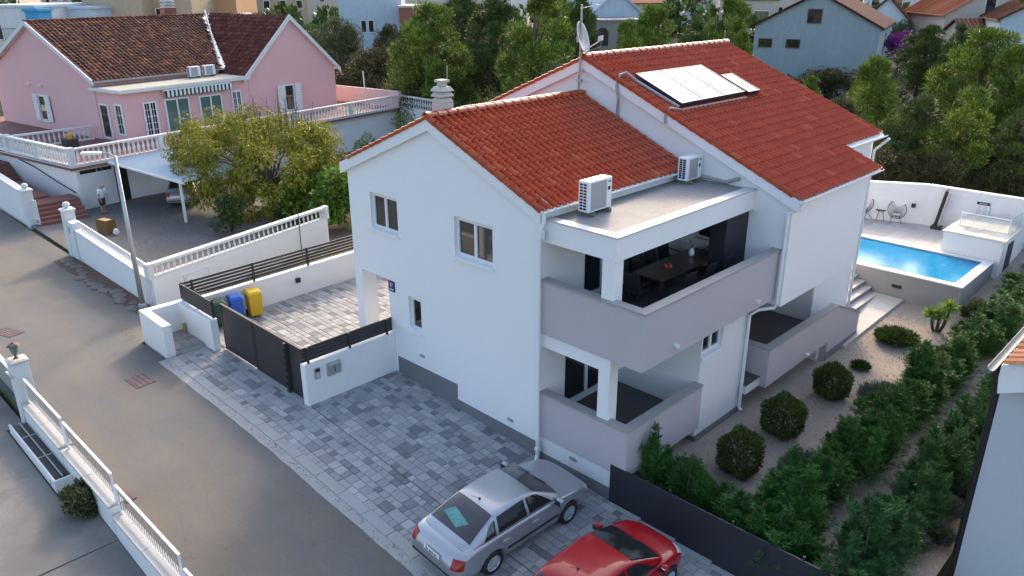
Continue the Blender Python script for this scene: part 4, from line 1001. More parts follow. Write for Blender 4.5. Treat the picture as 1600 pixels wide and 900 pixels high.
    # seams drawn by dark lines of real depth
    for s_ in (-1, 1):
        for y in tail['seams']:
            part('door_gap', MB().tube([(s_*(hw*.905),y,.93),(s_*(hw*.972),y,.88),(s_*(hw*1.001),y,.62),(s_*(hw*1.001),y,.42),(s_*(hw*.97),y,.26)], .004, 4), M['black'], t)
        for y in tail['handles']: part('door_handle', MB().box((s_*hw*1.0-.012,y-.10,.755),(s_*hw*1.0+.022,y+.10,.785)), M[pm], t, bevel=.008)
        part('side_strip', MB().box((s_*hw-.012,ya+.42,.47),(s_*hw+.012,yf-.42,.53)), M['black'] if tail.get('strip', True) else M[pm], t, bevel=.006)
        mi = part('mirror', MB().lathe((s_*(hw+.055),yw1-.16,.95), [(.03,-.10),(.085,-.08),(.09,.03),(.06,.09)], 10, 0, (1,0,.0)), M[pm], t, smooth=True)
        part('mirror_glass', MB().box((s_*(hw+.055)-.08,yw1-.265,.89),(s_*(hw+.055)+.08,yw1-.25,1.005)), M['glass'], mi)
        drape('headlight', [(s_*a, b_, c_) for a, b_, c_ in tail['hl']], (s_*.5,.8,.3), M['lampclear'], .006, 8, t, bvb)
        drape('taillight', [(s_*a, b_, c_) for a, b_, c_ in tail['tl']], (s_*.5,-.8,.2), M['lampred'], .006, 8, t, bvb)
    # wheels
    for y in (ya, yf):
        for s_ in (-1, 1):
            c_ = (s_*(hw-.095), y, .305); w_ = part('wheel', MB().lathe(c_, [(.20,-.09),(.285,-.095),(.305,-.07),(.305,.07),(.285,.095),(.20,.09),(.20,.03),(.01,.02)], 28, 0, (s_,0,0)), M['rubber'], t, smooth=False)
            mb = MB().lathe(c_, [(.02,.05),(.20,.055),(.215,.085),(.195,.09),(.18,.065)], 28, 0, (s_,0,0))
            for k in range(7):
                a = 2*math.pi*k/7; mb.obox(Vector(c_)+Vector((s_*.068,0,0)), (0,math.cos(a),math.sin(a)), (0,-math.sin(a),math.cos(a)), (s_,0,0), .03, .19, -.022, .022, 0, .02)
            mb.lathe(c_, [(.05,.06),(.045,.095),(.01,.10)], 10, 0, (s_,0,0)); part('rim', mb, M['chrome'], w_)
    yb = body[0][0]
    part('bumper_strip', MB().box((-hw*.78,yb-.014,.40),(hw*.78,yb+.10,.45)), M['black'], t, bevel=.015)
    if plate:
        pl = part('number_plate', MB().box((-.26,yb-.045+tail['plate'][0],tail['plate'][1]-.055),(.26,yb-.03+tail['plate'][0],tail['plate'][1]+.055)), M['white'], t, bevel=.004)
        text_mesh('registration', plate, .105, M['black'], pl, (0,yb-.047+tail['plate'][0],tail['plate'][1]), (1,0,0), (0,0,1), (0,-1,0))
    part('aerial', MB().lathe((0,tail['aer'],at_(tail['aer'])[3]+.005), [(.035,0),(.02,.03),(.008,.035)], 8).tube([(0,tail['aer'],at_(tail['aer'])[3]+.03),(0,tail['aer']-.25,at_(tail['aer'])[3]+.22)], .005, 4), M['black'], t)
    part('wiper', MB().tube([(-.1,yr0+.04,at_(yr0+.04)[3]+.03),(.38,yr0+.10,at_(yr0+.10)[3]+.03)], .01, 4), M['black'], t) if tail.get('wiper') else None
    for x in (-.25,.3): part('wiper', MB().tube([(x,yw1+.02,at_(yw1)[3]+.03),(x-.35,yw1-.06,at_(yw1-.06)[3]+.035)], .009, 4), M['black'], t)
    return t
W1 = .865
OB = [(-2.25,.66,.34,.60,.64),(-2.21,.78,.27,.66,.74),(-2.06,.845,.23,.86,.93),(-1.7,W1,.20,.93,1.00),(-1.3,W1,.18,.94,1.0),(-.2,W1,.17,.94,.98),(.9,W1,.17,.91,.97),(1.25,.86,.18,.87,.93),(1.75,.84,.20,.79,.84),(2.08,.78,.22,.68,.74),(2.21,.70,.26,.56,.62),(2.25,.58,.32,.48,.52)]
OC = [(-1.95,.70,.88,.66,.955),(-1.75,.78,.88,.68,1.04),(-1.02,.82,.88,.60,1.375),(-.6,.82,.88,.585,1.425),(0,.82,.88,.585,1.43),(.28,.82,.88,.60,1.39),(1.02,.80,.88,.70,1.00),(1.18,.74,.86,.68,.93)]
OT = dict(glass=dict(rear0=-1.74, rear1=-1.0, wind0=.27, wind1=1.03, sides=[(-.02,.80,-.02,.32,.16,.86),(-.98,-.10,-.92,-.10,.16,.86),(-1.42,-1.06,-1.16,-1.0,.18,.80)]),
    seams=[-1.0,-.06,.98], handles=[-.82,.12], aer=-.86, cloth=True, plate=(.035,.72),
    hl=[(.36,2.22,.55),(.74,2.05,.56),(.76,1.98,.71),(.36,2.16,.68)], tl=[(.60,-2.23,.62),(.86,-2.05,.62),(.86,-1.98,.86),(.58,-2.16,.88)])
c1 = make_car('silver saloon car parked next to the house with a turquoise cloth behind its rear window', 'silver', OB, OC, 2.51, 1.34, W1, OT, 'ŠI 366-SI', 'cars parked on the paved bay')
c1.location = (1.42,-2.72,gz(1.42)+.015); c1.rotation_euler = (0, -math.atan((gz(2.2)-gz(.7))/1.5)*1, R(-1))
RB = [(-1.85,.66,.34,.66,.72),(-1.82,.78,.26,.80,.86),(-1.6,.83,.22,.92,.98),(-1.2,.84,.18,.95,1.0),(-.2,.84,.17,.94,.99),(.85,.84,.17,.93,1.0),(1.2,.835,.18,.90,.98),(1.65,.80,.20,.80,.88),(1.92,.72,.22,.68,.76),(2.04,.62,.26,.56,.62),(2.08,.50,.32,.48,.52)]
RC = [(-1.75,.76,.88,.66,1.12),(-1.5,.79,.88,.62,1.42),(-1.0,.80,.88,.60,1.475),(-.3,.80,.88,.60,1.49),(.12,.80,.88,.615,1.45),(1.02,.77,.90,.70,1.04),(1.22,.70,.88,.66,.96)]
RT = dict(glass=dict(rear0=-1.72, rear1=-1.5, wind0=.12, wind1=1.03, sides=[(-.15,.80,-.15,.22,.18,.86),(-1.05,-.23,-1.0,-.23,.18,.86)]),
    seams=[-1.05,-.19,.98], handles=[-.88,.02], aer=-.95, plate=(.03,.66), strip=False,
    hl=[(.42,2.02,.60),(.70,1.88,.60),(.76,1.66,.80),(.46,1.84,.74)], tl=[(.62,-1.84,.66),(.84,-1.62,.66),(.84,-1.58,.98),(.60,-1.76,.98)])
c2 = make_car('red hatchback parked beside the silver car, cut by the lower edge of the photo', 'red', RB, RC, 2.46, 1.30, .84, RT, None, 'cars parked on the paved bay')
c2.location = (4.38,-2.72,gz(4.38)+.0); c2.rotation_euler = (0, -math.atan((gz(5)-gz(3.5))/1.5), R(0))
c3 = copy_tree(c1); c3['label'] = 'silver saloon car under the white carport of the pink house'; c3['group'] = 'cars under the carport'; del c3['group']
for ch in list(c3.children):
    if ch.name.startswith(('parcel_cloth','number_plate')):
        for g2 in list(ch.children): bpy.data.objects.remove(g2)
        bpy.data.objects.remove(ch)
q = P(278,322,.10); c3.location = (q.x-1.4, q.y+1.15, .10); c3.rotation_euler = (0,0,R(60))

# ------------------------------------------------------------------ the man in the yard
def make_person(loc, rot):
    J = {'pelvis':(0,0,.90,.145),'spine':(0,.03,1.06,.15),'chest':(0,.10,1.27,.165),'neck':(0,.17,1.42,.062),'jaw':(0,.215,1.50,.075),'head':(0,.24,1.58,.098),'crown':(0,.245,1.66,.07)}
    E = [('pelvis','spine'),('spine','chest'),('chest','neck'),('neck','jaw'),('jaw','head'),('head','crown')]
    for s_, n_ in ((-1,'l'),(1,'r')):
        J.update({n_+'hip':(s_*.09,0,.85,.10),n_+'knee':(s_*.10,.05*(1 if s_ > 0 else .2)+.0,.48,.070),n_+'ank':(s_*.10,-.02+.04*s_,.09,.045),n_+'toe':(s_*.11,.15+.04*s_,.035,.036),
            n_+'sho':(s_*.19,.10,1.34,.072),n_+'elb':(s_*.235,.12,1.06,.048),n_+'wri':(s_*.225,.21,.83,.033),n_+'palm':(s_*.22,.235,.765,.036)})
        E += [('pelvis',n_+'hip'),(n_+'hip',n_+'knee'),(n_+'knee',n_+'ank'),(n_+'ank',n_+'toe'),('chest',n_+'sho'),(n_+'sho',n_+'elb'),(n_+'elb',n_+'wri'),(n_+'wri',n_+'palm')]
        for k in range(4):
            a = n_+'f%d' % k; b_ = n_+'g%d' % k; dy = -.03+.02*k
            J[a] = (s_*.215,.235+dy,.715-.004*abs(k-1.5),.0105); J[b_] = (s_*.205,.24+dy,.675-.006*abs(k-1.5),.009); E += [(n_+'palm',a),(a,b_)]
        J[n_+'th'] = (s_*.205,.275,.755,.011); J[n_+'th2'] = (s_*.20,.285,.72,.009); E += [(n_+'palm',n_+'th'),(n_+'th',n_+'th2')]
    names_ = list(J); me = bpy.data.meshes.new('body'); me.from_pydata([J[k][:3] for k in names_], [(names_.index(a), names_.index(b_)) for a, b_ in E], [])
    t = local_thing('person', 'elderly bald man in a white t-shirt and dark shorts standing in the yard', 'person')
    o = link('body', me, t); BASE[o.name] = (0,0,0)
    o.modifiers.new('skin', 'SKIN')
    for i, k in enumerate(names_): me.skin_vertices[0].data[i].radius = (J[k][3],)*2; me.skin_vertices[0].data[i].use_root = (i == 0)
    sb = o.modifiers.new('sub', 'SUBSURF'); sb.levels = 1; sb.render_levels = 1
    bpy.context.view_layer.update(); m2 = bpy.data.meshes.new_from_object(o.evaluated_get(bpy.context.evaluated_depsgraph_get()))
    o.modifiers.clear(); o.data = m2; m2.materials.clear()
    M['skin'] = plain('skin', (.42,.22,.15), .6); M['shirt'] = mk('white_shirt', (.74,.76,.80), .9, .06, 8); M['shorts'] = plain('dark_shorts', (.03,.03,.05), .9)
    for m_ in ('skin',): m2.materials.append(M[m_])
    m2.polygons.foreach_set('use_smooth', [True]*len(m2.polygons))
    # clothes: shells lifted off the body
    def shell(name, keep, mat, off):
        bm = bmesh.new(); bm.from_mesh(m2)
        dele = [f for f in bm.faces if not keep(f.calc_center_median())]; bmesh.ops.delete(bm, geom=dele, context='FACES')
        bm.normal_update()
        for v in bm.verts: v.co += v.normal*off
        mm = bpy.data.meshes.new(name); bm.to_mesh(mm); bm.free(); mm.materials.clear(); mm.materials.append(mat); so = mm
        s2 = link(name, mm, t); sd = s2.modifiers.new('thick', 'SOLIDIFY'); sd.thickness = .008; sd.offset = 1; return s2
    shell('t_shirt', lambda c_: (.88 < c_.z < 1.41 and abs(c_.x) < .20) or (1.14 < c_.z < 1.42 and abs(c_.x) >= .17), M['shirt'], .018)
    shell('shorts', lambda c_: .50 < c_.z < .95 and abs(c_.x) < .172, M['shorts'], .014)
    for s_ in (-1, 1):
        part('shoe', MB().lathe((s_*.11,.06+.04*s_,.0), [(.05,0),(.06,.02),(.05,.06),(.03,.085)], 10), M['black'], t)
        ey = part('eye', MB().lathe((s_*.033,.33,1.585), [(.004,0),(.01,.004),(.004,.01)], 6, 0, (0,1,0)), M['black'], t)
        part('ear', MB().lathe((s_*.098,.235,1.575), [(.01,0),(.03,.01),(.015,.02)], 8, 0, (s_,0,0)), M['skin'], t)
    part('nose', MB().lathe((0,.33,1.555), [(.018,0),(.014,.02),(.004,.03)], 6, 0, (0,1,-.3)), M['skin'], t)
    part('mouth', MB().box((-.025,.318,1.515),(.025,.326,1.522)), M['lampred'], t)
    M['greyhair'] = plain('grey_hair', (.35,.34,.33), .9)
    part('hair', MB().lathe((0,.205,1.54), [(.095,0),(.108,.02),(.104,.05)], 12), M['greyhair'], t)
    t.location = loc; t.rotation_euler = (0,0,rot)
q = P(163,333,.08); make_person((q.x,q.y,.085), R(-70))
q = P(168,363,.08)
t = thing('cardboard_box', (q.x,q.y,.08), 'open brown cardboard carton standing behind the white grille wall', 'box')
u_ = Vector((.95,.25,0)).normalized(); v_ = Vector((-.25,.95,0)).normalized(); O = Vector((q.x,q.y,.085))
for (a0,a1,b0,b1) in ((-.44,.44,-.26,-.25),(-.44,.44,.25,.26),(-.44,-.43,-.25,.25),(.43,.44,-.25,.25)): part('side', MB().obox(O,u_,v_,(0,0,1),a0,a1,b0,b1,0,.72), M['card'], t)
part('lid', MB().obox(O,u_,v_,(0,0,1),-.425,.425,-.245,.245,.66,.675), M['card2'] if 'card2' in M else M['card'], t); part('bag', MB().lathe(O+u_*.75+Vector((0,0,0)), [(.1,0),(.16,.1),(.12,.25),(.03,.33)], 8), M['balus'], t)
# ------------------------------------------------------------------ the pink house and its yard
GA = R(10); GO = Vector((-35.3, .1, 0)); EX = Vector((math.cos(GA), math.sin(GA), 0)); EY = Vector((-math.sin(GA), math.cos(GA), 0)); EZ = Vector((0,0,1))
def L(a, b, z): return GO+EX*a+EY*b+EZ*z
def lbox(mb, a0, a1, b0, b1, z0, z1): return mb.obox(GO, EX, EY, EZ, a0, a1, b0, b1, z0, z1)
yp = MB().prism([(-17.5,-3.1,.0),(-19.7,6.6,.0),(-21,14,.0),(-36,14,.0),(-35.9,0,.0),(-60,-2.75,.0),(-27.3,-2.95,.0)], (0,0,.075))
M['cobble'] = mk('yard_cobbles', (.17,.165,.16), .9, .15, .5, .5, 9, bump=.6, bscale=9, bdist=.03, pos=True, dirt=((.13,.115,.09), .3, .5))
py = solo('yard_paving', yp, M['cobble'], kind='structure')
solo('flower_bed', MB().prism([(-19.9,6.7,.0),(-21,16,.0),(-30,16,.0),(-27,8,.0),(-23,6.5,.0)], (0,0,.12)), M['soil'], kind='structure')
BAL = mesh_of('baluster', MB().lathe((0,0,0), [(.055,0),(.035,.10),(.075,.28),(.035,.55),(.06,.64)], 6), M['balus'])
def balustrade(parent, A, B, h=.64, step=.24, piers=0, rw=.11, flip=False):
    A, B = Vector(A), Vector(B); d = (B-A); ln = d.length; u = d.normalized(); n_ = Vector((-u.y,u.x,0)).normalized()
    part('bottom_rail', MB().obox(A,u,n_,EZ,0,ln,-rw,rw,0,.09), M['balus'], parent)
    part('top_rail', MB().obox(A,u,n_,EZ,-.02,ln+.02,-rw-.02,rw+.02,.091+h,.20+h), M['balus'], parent)
    k = int(ln/step); sc = h/.64
    pt = [round(k*(i+1)/(piers+1)) for i in range(piers)]
    for i in range(k):
        q = A+u*(step*(i+.5)+(ln-k*step)/2)+EZ*.0905
        if i in pt: part('pier', MB().obox(A,u,n_,EZ,step*i,step*(i+1),-rw,rw,.091,.09+h), M['balus'], parent)
        else: inst('baluster', BAL, parent, q, (0,0,random.random()), (sc*1.0,sc*1.0,sc))
C0 = Vector((-17.35,-3.2,0)); C1 = Vector((-19.6,6.1,0)); C2 = Vector((-27.0,-2.92,0))
t = thing('balustrade_wall', (-18.5,1.5,.2), 'white yard wall topped with a balustrade, facing the white house', 'wall')
u_ = (C1-C0).normalized(); n_ = Vector((-u_.y,u_.x,0)); ln_w = (C1-C0).length
part('wall', MB().obox(C0,u_,n_,EZ,0,ln_w,-.12,.12,-.2,1.50), M['wall2'], t)
balustrade(t, C0+EZ*1.501+u_*.12, C1+EZ*1.501-u_*.12, .40, .27)
part('pier', MB().obox(C0,u_,n_,EZ,-.12,.119,-.13,.13,1.501,2.12), M['balus'], t); part('pier', MB().obox(C1,u_,n_,EZ,-.119,.12,-.13,.13,1.501,2.12), M['balus'], t)
t = thing('grille_wall', (-22,-3.05,.2), 'white street wall with a low white metal grille along the lane', 'wall')
u_ = (C2-C0).normalized(); n_ = Vector((-u_.y,u_.x,0)); lw = (C2-C0).length
part('wall', MB().obox(C0,u_,n_,EZ,.14,lw-.2,-.13,.11,-.3,1.50), M['wall2'], t)
part('cap', MB().obox(C0,u_,n_,EZ,.14,lw-.2,-.17,.15,1.501,1.58), M['balus'], t)
part('rail', MB().obox(C0,u_,n_,EZ,.2,lw-1.2,-.03,.03,2.0,2.06), M['white'], t)
bmz = mesh_of('bar', MB().obox((0,0,0),u_,n_,EZ,-.014,.014,-.012,.012,0,.418), M['white'])
for k in range(int((lw-1.5)/.15)): inst('bar', bmz, t, C0+u_*(.28+.15*k)+EZ*1.581)
def pillar(x, y, label, s_=.24, h=2.25):
    t = thing('gate_pillar', (x,y,0), label, 'pillar', None)
    part('shaft', MB().box((x-s_,y-s_,-.2),(x+s_,y+s_,h)), M['balus'], t, bevel=.01)
    part('cap', MB().lathe((x,y,h+.001), [(s_*1.7,0),(s_*1.7,.07),(s_*.9,.12)], 4), M['balus'], t)
    part('finial', MB().lathe((x,y,h+.12), [(.06,0),(.15,.07),(.17,.15),(.13,.25),(.03,.29)], 10), M['balus'], t); return t
pillar(-27.2,-2.9,'white gate pillar with a ball finial at the yard entrance'); t = pillar(-34.3,-2.75,'white pillar with a ball finial at the foot of the stairs wall',.24,1.9)
t = thing('letter_pier', (-26.6,-2.95,0), 'short white pier with a letter slot beside the gate pillar', 'pillar')
part('shaft', MB().box((-26.95,-3.12,-.2),(-26.15,-2.75,1.85)), M['balus'], t, bevel=.01); part('slot', MB().box((-26.8,-3.135,1.3),(-26.6,-3.121,1.6)), M['steel'], t)
t = thing('street_wall', (-44,-2.8,0), 'long white street wall running along the lane at the left edge', 'wall')
part('wall', MB().add([(-34.55,-2.9,-.2),(-34.55,-2.6,-.2),(-62,-3.1,-.2),(-62,-3.4,-.2),(-34.55,-2.9,1.75),(-34.55,-2.6,1.75),(-62,-3.1,3.0),(-62,-3.4,3.0)], [(0,1,2,3),(7,6,5,4),(0,4,5,1),(1,5,6,2),(2,6,7,3),(3,7,4,0)]), M['wall2'], t)
part('cap', MB().add([(-34.5,-2.95,1.751),(-34.5,-2.55,1.751),(-62,-3.05,3.001),(-62,-3.45,3.001),(-34.5,-2.95,1.83),(-34.5,-2.55,1.83),(-62,-3.05,3.08),(-62,-3.45,3.08)], [(0,1,2,3),(7,6,5,4),(0,4,5,1),(1,5,6,2),(2,6,7,3),(3,7,4,0)]), M['balus'], t)
# small open gate
q0 = P(48,345,.1); t = thing('small_gate', (q0.x,q0.y,.1), 'small white metal gate standing open at the stairs', 'gate')
u_ = Vector((.97,.25,0)).normalized(); O = P(46,347,.12); mb = MB()
for (a, b_, c_, d) in ((0,.06,0,1.35),(1.0,1.06,0,1.35),(.061,.999,1.27,1.33),(.061,.999,.25,.31),(.061,.999,0,.06)): mb.obox(O,u_,(-u_.y,u_.x,0),EZ,a,b_,-.025,.025,c_,d)
part('frame', mb, M['white'], t)
for k in range(5): part('bar', MB().obox(O,u_,(-u_.y,u_.x,0),EZ,.18+.16*k,.21+.16*k,-.012,.012,.311,1.269), M['white'], t)
# brown stairs
t = thing('entrance_stairs', (-34.5,-1.4,.1), 'red brown tiled stairs rising beside the garage wall', 'stairs')
for k in range(5):
    part('step', MB().box((-36.2-.0,-2.55,.0+.17*k),(-33.5-.33*k,-.12,.07+.17*(k+1))), M['terra'], t, bevel=.01)
part('landing', MB().box((-41.5,-2.6,.0),(-36.21,-1.2,1.02)), M['terra'], t)
for k in range(5): part('step', MB().box((-46,-2.6,.5),(-41.51-.33*k,-1.3,1.05+.17*(k+1))), M['terra'], t)
t2 = thing('stair_rail', (-38,-1.2,1), 'thin dark handrail fixed along the white garage wall', 'handrail')
part('rail', MB().tube([L(-.3,-.06,1.05),L(-2.2,-.06,1.45),L(-4.5,-.06,2.0),L(-6.8,-.06,2.35)], .03, 6), M['black'], t2)
# garage storey, terrace and pink storey
pk = thing('pink_house', L(-7,10,0), 'pink rendered house with dark weathered tile roofs and a long white terrace', 'house')
gw = part('garage_wall', lbox(MB(), -22, 0, 0, 27, -.5, 2.38), M['wall2'], pk); 
part('garage_door', lbox(MB(), .001, .03, .15, 2.1, .0, 2.06), M['balus'], pk)
for a, b_ in ((.22,1.15),(1.2,2.05)): part('garage_light', lbox(MB(), .031, .045, a, b_, 2.08, 2.27), M['glass'], pk)
part('doorway', lbox(MB(), .001, .02, 2.2, 2.95, .0, 2.28), M['black'], pk)
ts = part('terrace_slab', lbox(MB(), -22, .30, -.30, 27.1, 2.381, 2.60), M['balus'], pk)
part('slab_edge', lbox(MB(), -22, .36, -.36, -.301, 2.42, 2.55), M['terra'], pk); part('slab_edge', lbox(MB(), .301, .36, -.36, 27.1, 2.42, 2.55), M['terra'], pk)
part('terrace_floor', lbox(MB(), -21.9, .28, -.28, 27, 2.601, 2.615), M['terra'], pk)
bt = thing('terrace_balustrade', L(0,12,2.6), 'long white balustrade along the terrace front of the pink house', 'balustrade')
balustrade(bt, L(.14,.05,2.616), L(.14,26.3,2.616), .78, .30, 4)
part('pier', lbox(MB(), -.02, .30, -.28, .04, 2.616, 3.66), M['balus'], bt); part('pier', lbox(MB(), -.02, .30, 26.31, 26.7, 2.616, 3.8), M['balus'], bt)
bs = thing('terrace_balustrade', L(-4,-.1,2.6), 'white balustrade on the street side of the pink house terrace', 'balustrade')
balustrade(bs, L(-.05,-.12,2.616), L(-7.0,-.12,2.616), .78, .30, 1); part('pier', lbox(MB(), -7.3, -7.01, -.28, .04, 2.616, 3.66), M['balus'], bs)
bs = thing('inner_balustrade', L(-6,2,2.6), 'low white balustrade between the stair head and the pink gable', 'balustrade')
balustrade(bs, L(-7.4,.0,2.616), L(-6.9,5.0,2.616), .7, .30); balustrade(bs, L(-14,-.1,2.9), L(-7.5,-.1,2.616), .75, .30)
bs = thing('side_balustrade', L(2.8,27,2.6), 'white balustrade running from the terrace end towards the white house', 'balustrade')
balustrade(bs, L(.4,26.6,2.616), L(6.6,25.3,2.616), .78, .30); part('wall', MB().obox(L(.4,26.6,0),(L(6.6,25.3,0)-L(.4,26.6,0)).normalized(),Vector((.2,.98,0)),EZ,0,6.3,-.12,.12,-.3,2.615), M['wall2'], bs)
A0 = -19.6; KX = -6.35; FX = -3.45; YG = 5.3
gab = MB().prism([L(A0,YG,2.6),L(KX,YG,2.6),L(KX,YG,6.35),L(-13,YG,9.6),L(A0,YG,6.35)], EY*17.8); pkw = part('gable_wall', gab, M['pink'], pk)
part('porch_wall', lbox(MB(), KX+.001, FX, YG+.06, 14.9, 2.6, 5.72), M['pink'], pk)
part('wing_wall', MB().prism([L(FX+.02,14.9,2.6),L(FX+.02,23.2,2.6),L(FX+.02,23.2,6.0),L(FX+.02,19.05,9.65),L(FX+.02,14.9,6.0)], EX*-9), M['pink'], pk)
part('porch_roof', lbox(MB(), KX-.3, FX+.35, YG-.22, 14.88, 5.721, 5.92), M['balus'], pk)
M['porchtop'] = mk('porch_membrane', (.36,.36,.30), .8, .12, .8, .15, 8, pos=True); part('porch_top', lbox(MB(), KX, FX+.28, YG-.15, 14.8, 5.921, 5.94), M['porchtop'], pk)
part('side_parapet', MB().obox(L(-3.6,23.3,2.6),EX,EY,EZ,-6,4.0,3.0,3.2,0,1.3), M['pinkl'], pk)
# roofs with tiles: rows down the slope
def slope(parent, O, Uv, Dv, Nv, nu, nd, tw, tl, mask, mat, nlim, name='roof_tile'):
    """tiles on a plane: O top corner, Uv across, Dv down"""
    pr = [(0,.0),(.2,.05),(.42,.075),(.64,.05),(.84,.005),(1,.0)]
    top = [((a-.5)*tw, -.05, b) for a, b in pr]; bot = [((a-.5)*tw*1.04, tl, b+.03) for a, b in pr]; lip = [((a-.5)*tw*1.04, tl, b-.02) for a, b in pr]
    n = len(pr); fs = [(i, i+n, i+n+1, i+1) for i in range(n-1)]+[(i+n, i+2*n, i+2*n+1, i+n+1) for i in range(n-1)]
    Uv, Dv, Nv = Vector(Uv), Vector(Dv), Vector(Nv); mx0 = Matrix((Uv, Dv, Nv)).transposed().to_4x4()
    if Uv.cross(Dv).dot(Nv) < 0: fs = [f[::-1] for f in fs]
    me = bpy.data.meshes.new(name); me.from_pydata(top+bot+lip, [], fs); me.materials.append(mat)
    lst = []
    for k in range(nd):
        for c_ in range(nu):
            if mask(c_*tw+tw/2, k*tl+tl/2): lst.append(O+Uv*(c_*tw+tw/2)+Dv*(k*tl))
    lst.sort(key=lambda q: (q-CAM_C).length); st_ = MB(); b = Vector(base_of(parent))
    for i, q in enumerate(lst):
        q = q+Nv*random.uniform(-.01,.012)
        mx = Matrix.Translation(q) @ mx0 @ Matrix.Rotation(random.uniform(-.02,.02), 4, 'Z')
        if i < nlim: o = link(name, me, parent); mx2 = mx.copy(); mx2.translation -= b; o.matrix_local = mx2
        else: st_.add([mx @ Vector(v) for v in top+bot+lip], fs)
    if st_.v: part(name+'s', st_, mat, parent)['kind'] = 'stuff'
rf = part('roof', MB().prism([L(-13,YG-.3,9.72),L(-13,YG-.3,9.55),L(KX+.35,YG-.3,6.22),L(KX+.35,YG-.3,6.36)], EY*18.2).prism([L(-13,YG-.3,9.72),L(-13,YG-.3,9.55),L(A0-.4,YG-.3,6.22),L(A0-.4,YG-.3,6.36)], EY*18.2), M['trim'], pk)
D1 = (L(KX+.35,YG,6.36)-L(-13,YG,9.72)).normalized(); N1 = EY.cross(D1); N1 = N1 if N1.z > 0 else -N1; sl1 = (L(KX+.35,YG,6.36)-L(-13,YG,9.72)).length
slope(rf, L(-13,YG-.28,9.73), EY, D1, N1, 46, int(sl1/.36)+1, .30, .36, lambda a, d: a-.02 < 9.6+(1-d/sl1)*4.0 and d < sl1+.1, M['oldtile'], 300)
wr = part('wing_roof', MB().prism([L(FX+.2,19.05,9.80),L(FX+.2,14.5,5.78),L(FX+.2,14.5,5.64),L(FX+.2,19.05,9.64),L(FX+.2,23.6,5.64),L(FX+.2,23.6,5.78)], EX*-9.7), M['trim'], pk)
D2 = (L(FX,14.5,5.78)-L(FX,19.05,9.80)).normalized(); N2 = EX.cross(D2); N2 = N2 if N2.z > 0 else -N2; sl2 = (L(FX,14.5,5.78)-L(FX,19.05,9.80)).length
slope(wr, L(FX+.15,19.05,9.82), -EX, D2, N2, 33, int(sl2/.36)+1, .29, .36, lambda a, d: a < 2.95+(1-d/sl2)*6.6 and d < sl2, M['dkredtile'], 0)
part('valley_strip', MB().tube([L(-12.9,18.8,10.02),L(KX+.3,14.6,6.58)], .07, 8), M['cap'], pk)
part('bargeboard', MB().prism([L(-13,YG-.34,9.80),L(KX+.5,YG-.34,6.40),L(KX+.5,YG-.34,6.12),L(-13,YG-.34,9.50)], EY*.1).prism([L(-13,YG-.34,9.80),L(A0-.5,YG-.34,6.40),L(A0-.5,YG-.34,6.12),L(-13,YG-.34,9.50)], EY*.1), M['balus'], pk)
part('bargeboard', MB().prism([L(FX+.24,19.05,9.92),L(FX+.24,14.4,5.80),L(FX+.24,14.4,5.45),L(FX+.24,19.05,9.56)], EX*-.1).prism([L(FX+.24,19.05,9.92),L(FX+.24,23.7,5.80),L(FX+.24,23.7,5.45),L(FX+.24,19.05,9.56)], EX*-.1), M['balus'], pk)
part('gutter', lbox(MB(), KX+.3, KX+.5, YG-.2, 14.3, 6.20, 6.34), M['cap'], pk)
rmo = rme.copy(); rmo.materials.clear(); rmo.materials.append(M['oldtile'])
for i in range(40): inst('ridge_tile', rmo, rf, L(-13,YG-.3+i*.36,9.76), (0,0,GA))
for (b0, b1, z0, z1, lv, bars) in ((6.64,7.59,2.75,5.04,2,4),(8.16,9.98,2.75,5.06,2,0),(10.71,12.52,2.75,4.98,2,0),(13.33,14.14,3.0,5.04,2,3)):
    window(pk, L(FX+.03,b0,z0), EY, EX, b1-b0, z1-z0, lv, False, -.012, gl='glassg' if lv == 2 and not bars else 'glass', bars=bars, name='window' if bars else 'sliding_door')
window(pk, L(-6.1,YG+.03,2.75), EX, -EY, 1.05, 2.2, 1, False, -.012, name='door'); window(pk, L(-4.3,YG+.03,3.1), EX, -EY, .80, 1.95, 1, False, -.012, bars=2)
def shuttered(O, U, Nn, wd, ht):
    w_ = window(pk, O, U, Nn, wd, ht, 1, True, -.012)
    for s_ in (0, 1):
        a, b_ = (-.62, -.04) if s_ == 0 else (wd+.04, wd+.62)
        sh = part('shutter', MB().obox(Vector(O)+Vector(Nn)*.06,U,EZ,Nn,a,b_,-.02,ht+.02,0,.05), M['white'], w_)
        m_ = MB()
        for k in range(10): m_.obox(Vector(O)+Vector(Nn)*.111,U,EZ,Nn,a+.06,b_-.06,.06+k*ht/10,.06+(k+.6)*ht/10,0,.012)
        sh2 = m_
        part('shutter_slats', m_, M['balus'], w_)['kind'] = 'stuff'
shuttered(L(-13.75,YG-.02,3.2), EX, -EY, .95, 1.75); shuttered(L(FX+.05,17.95,3.05), EY, EX, .95, 1.95)
for a in (-14.6,-13.0): part('lamp', MB().lathe(L(a,YG-.1,5.55), [(.08,0),(.14,.06),(.05,.12)], 8), M['white'], pk)
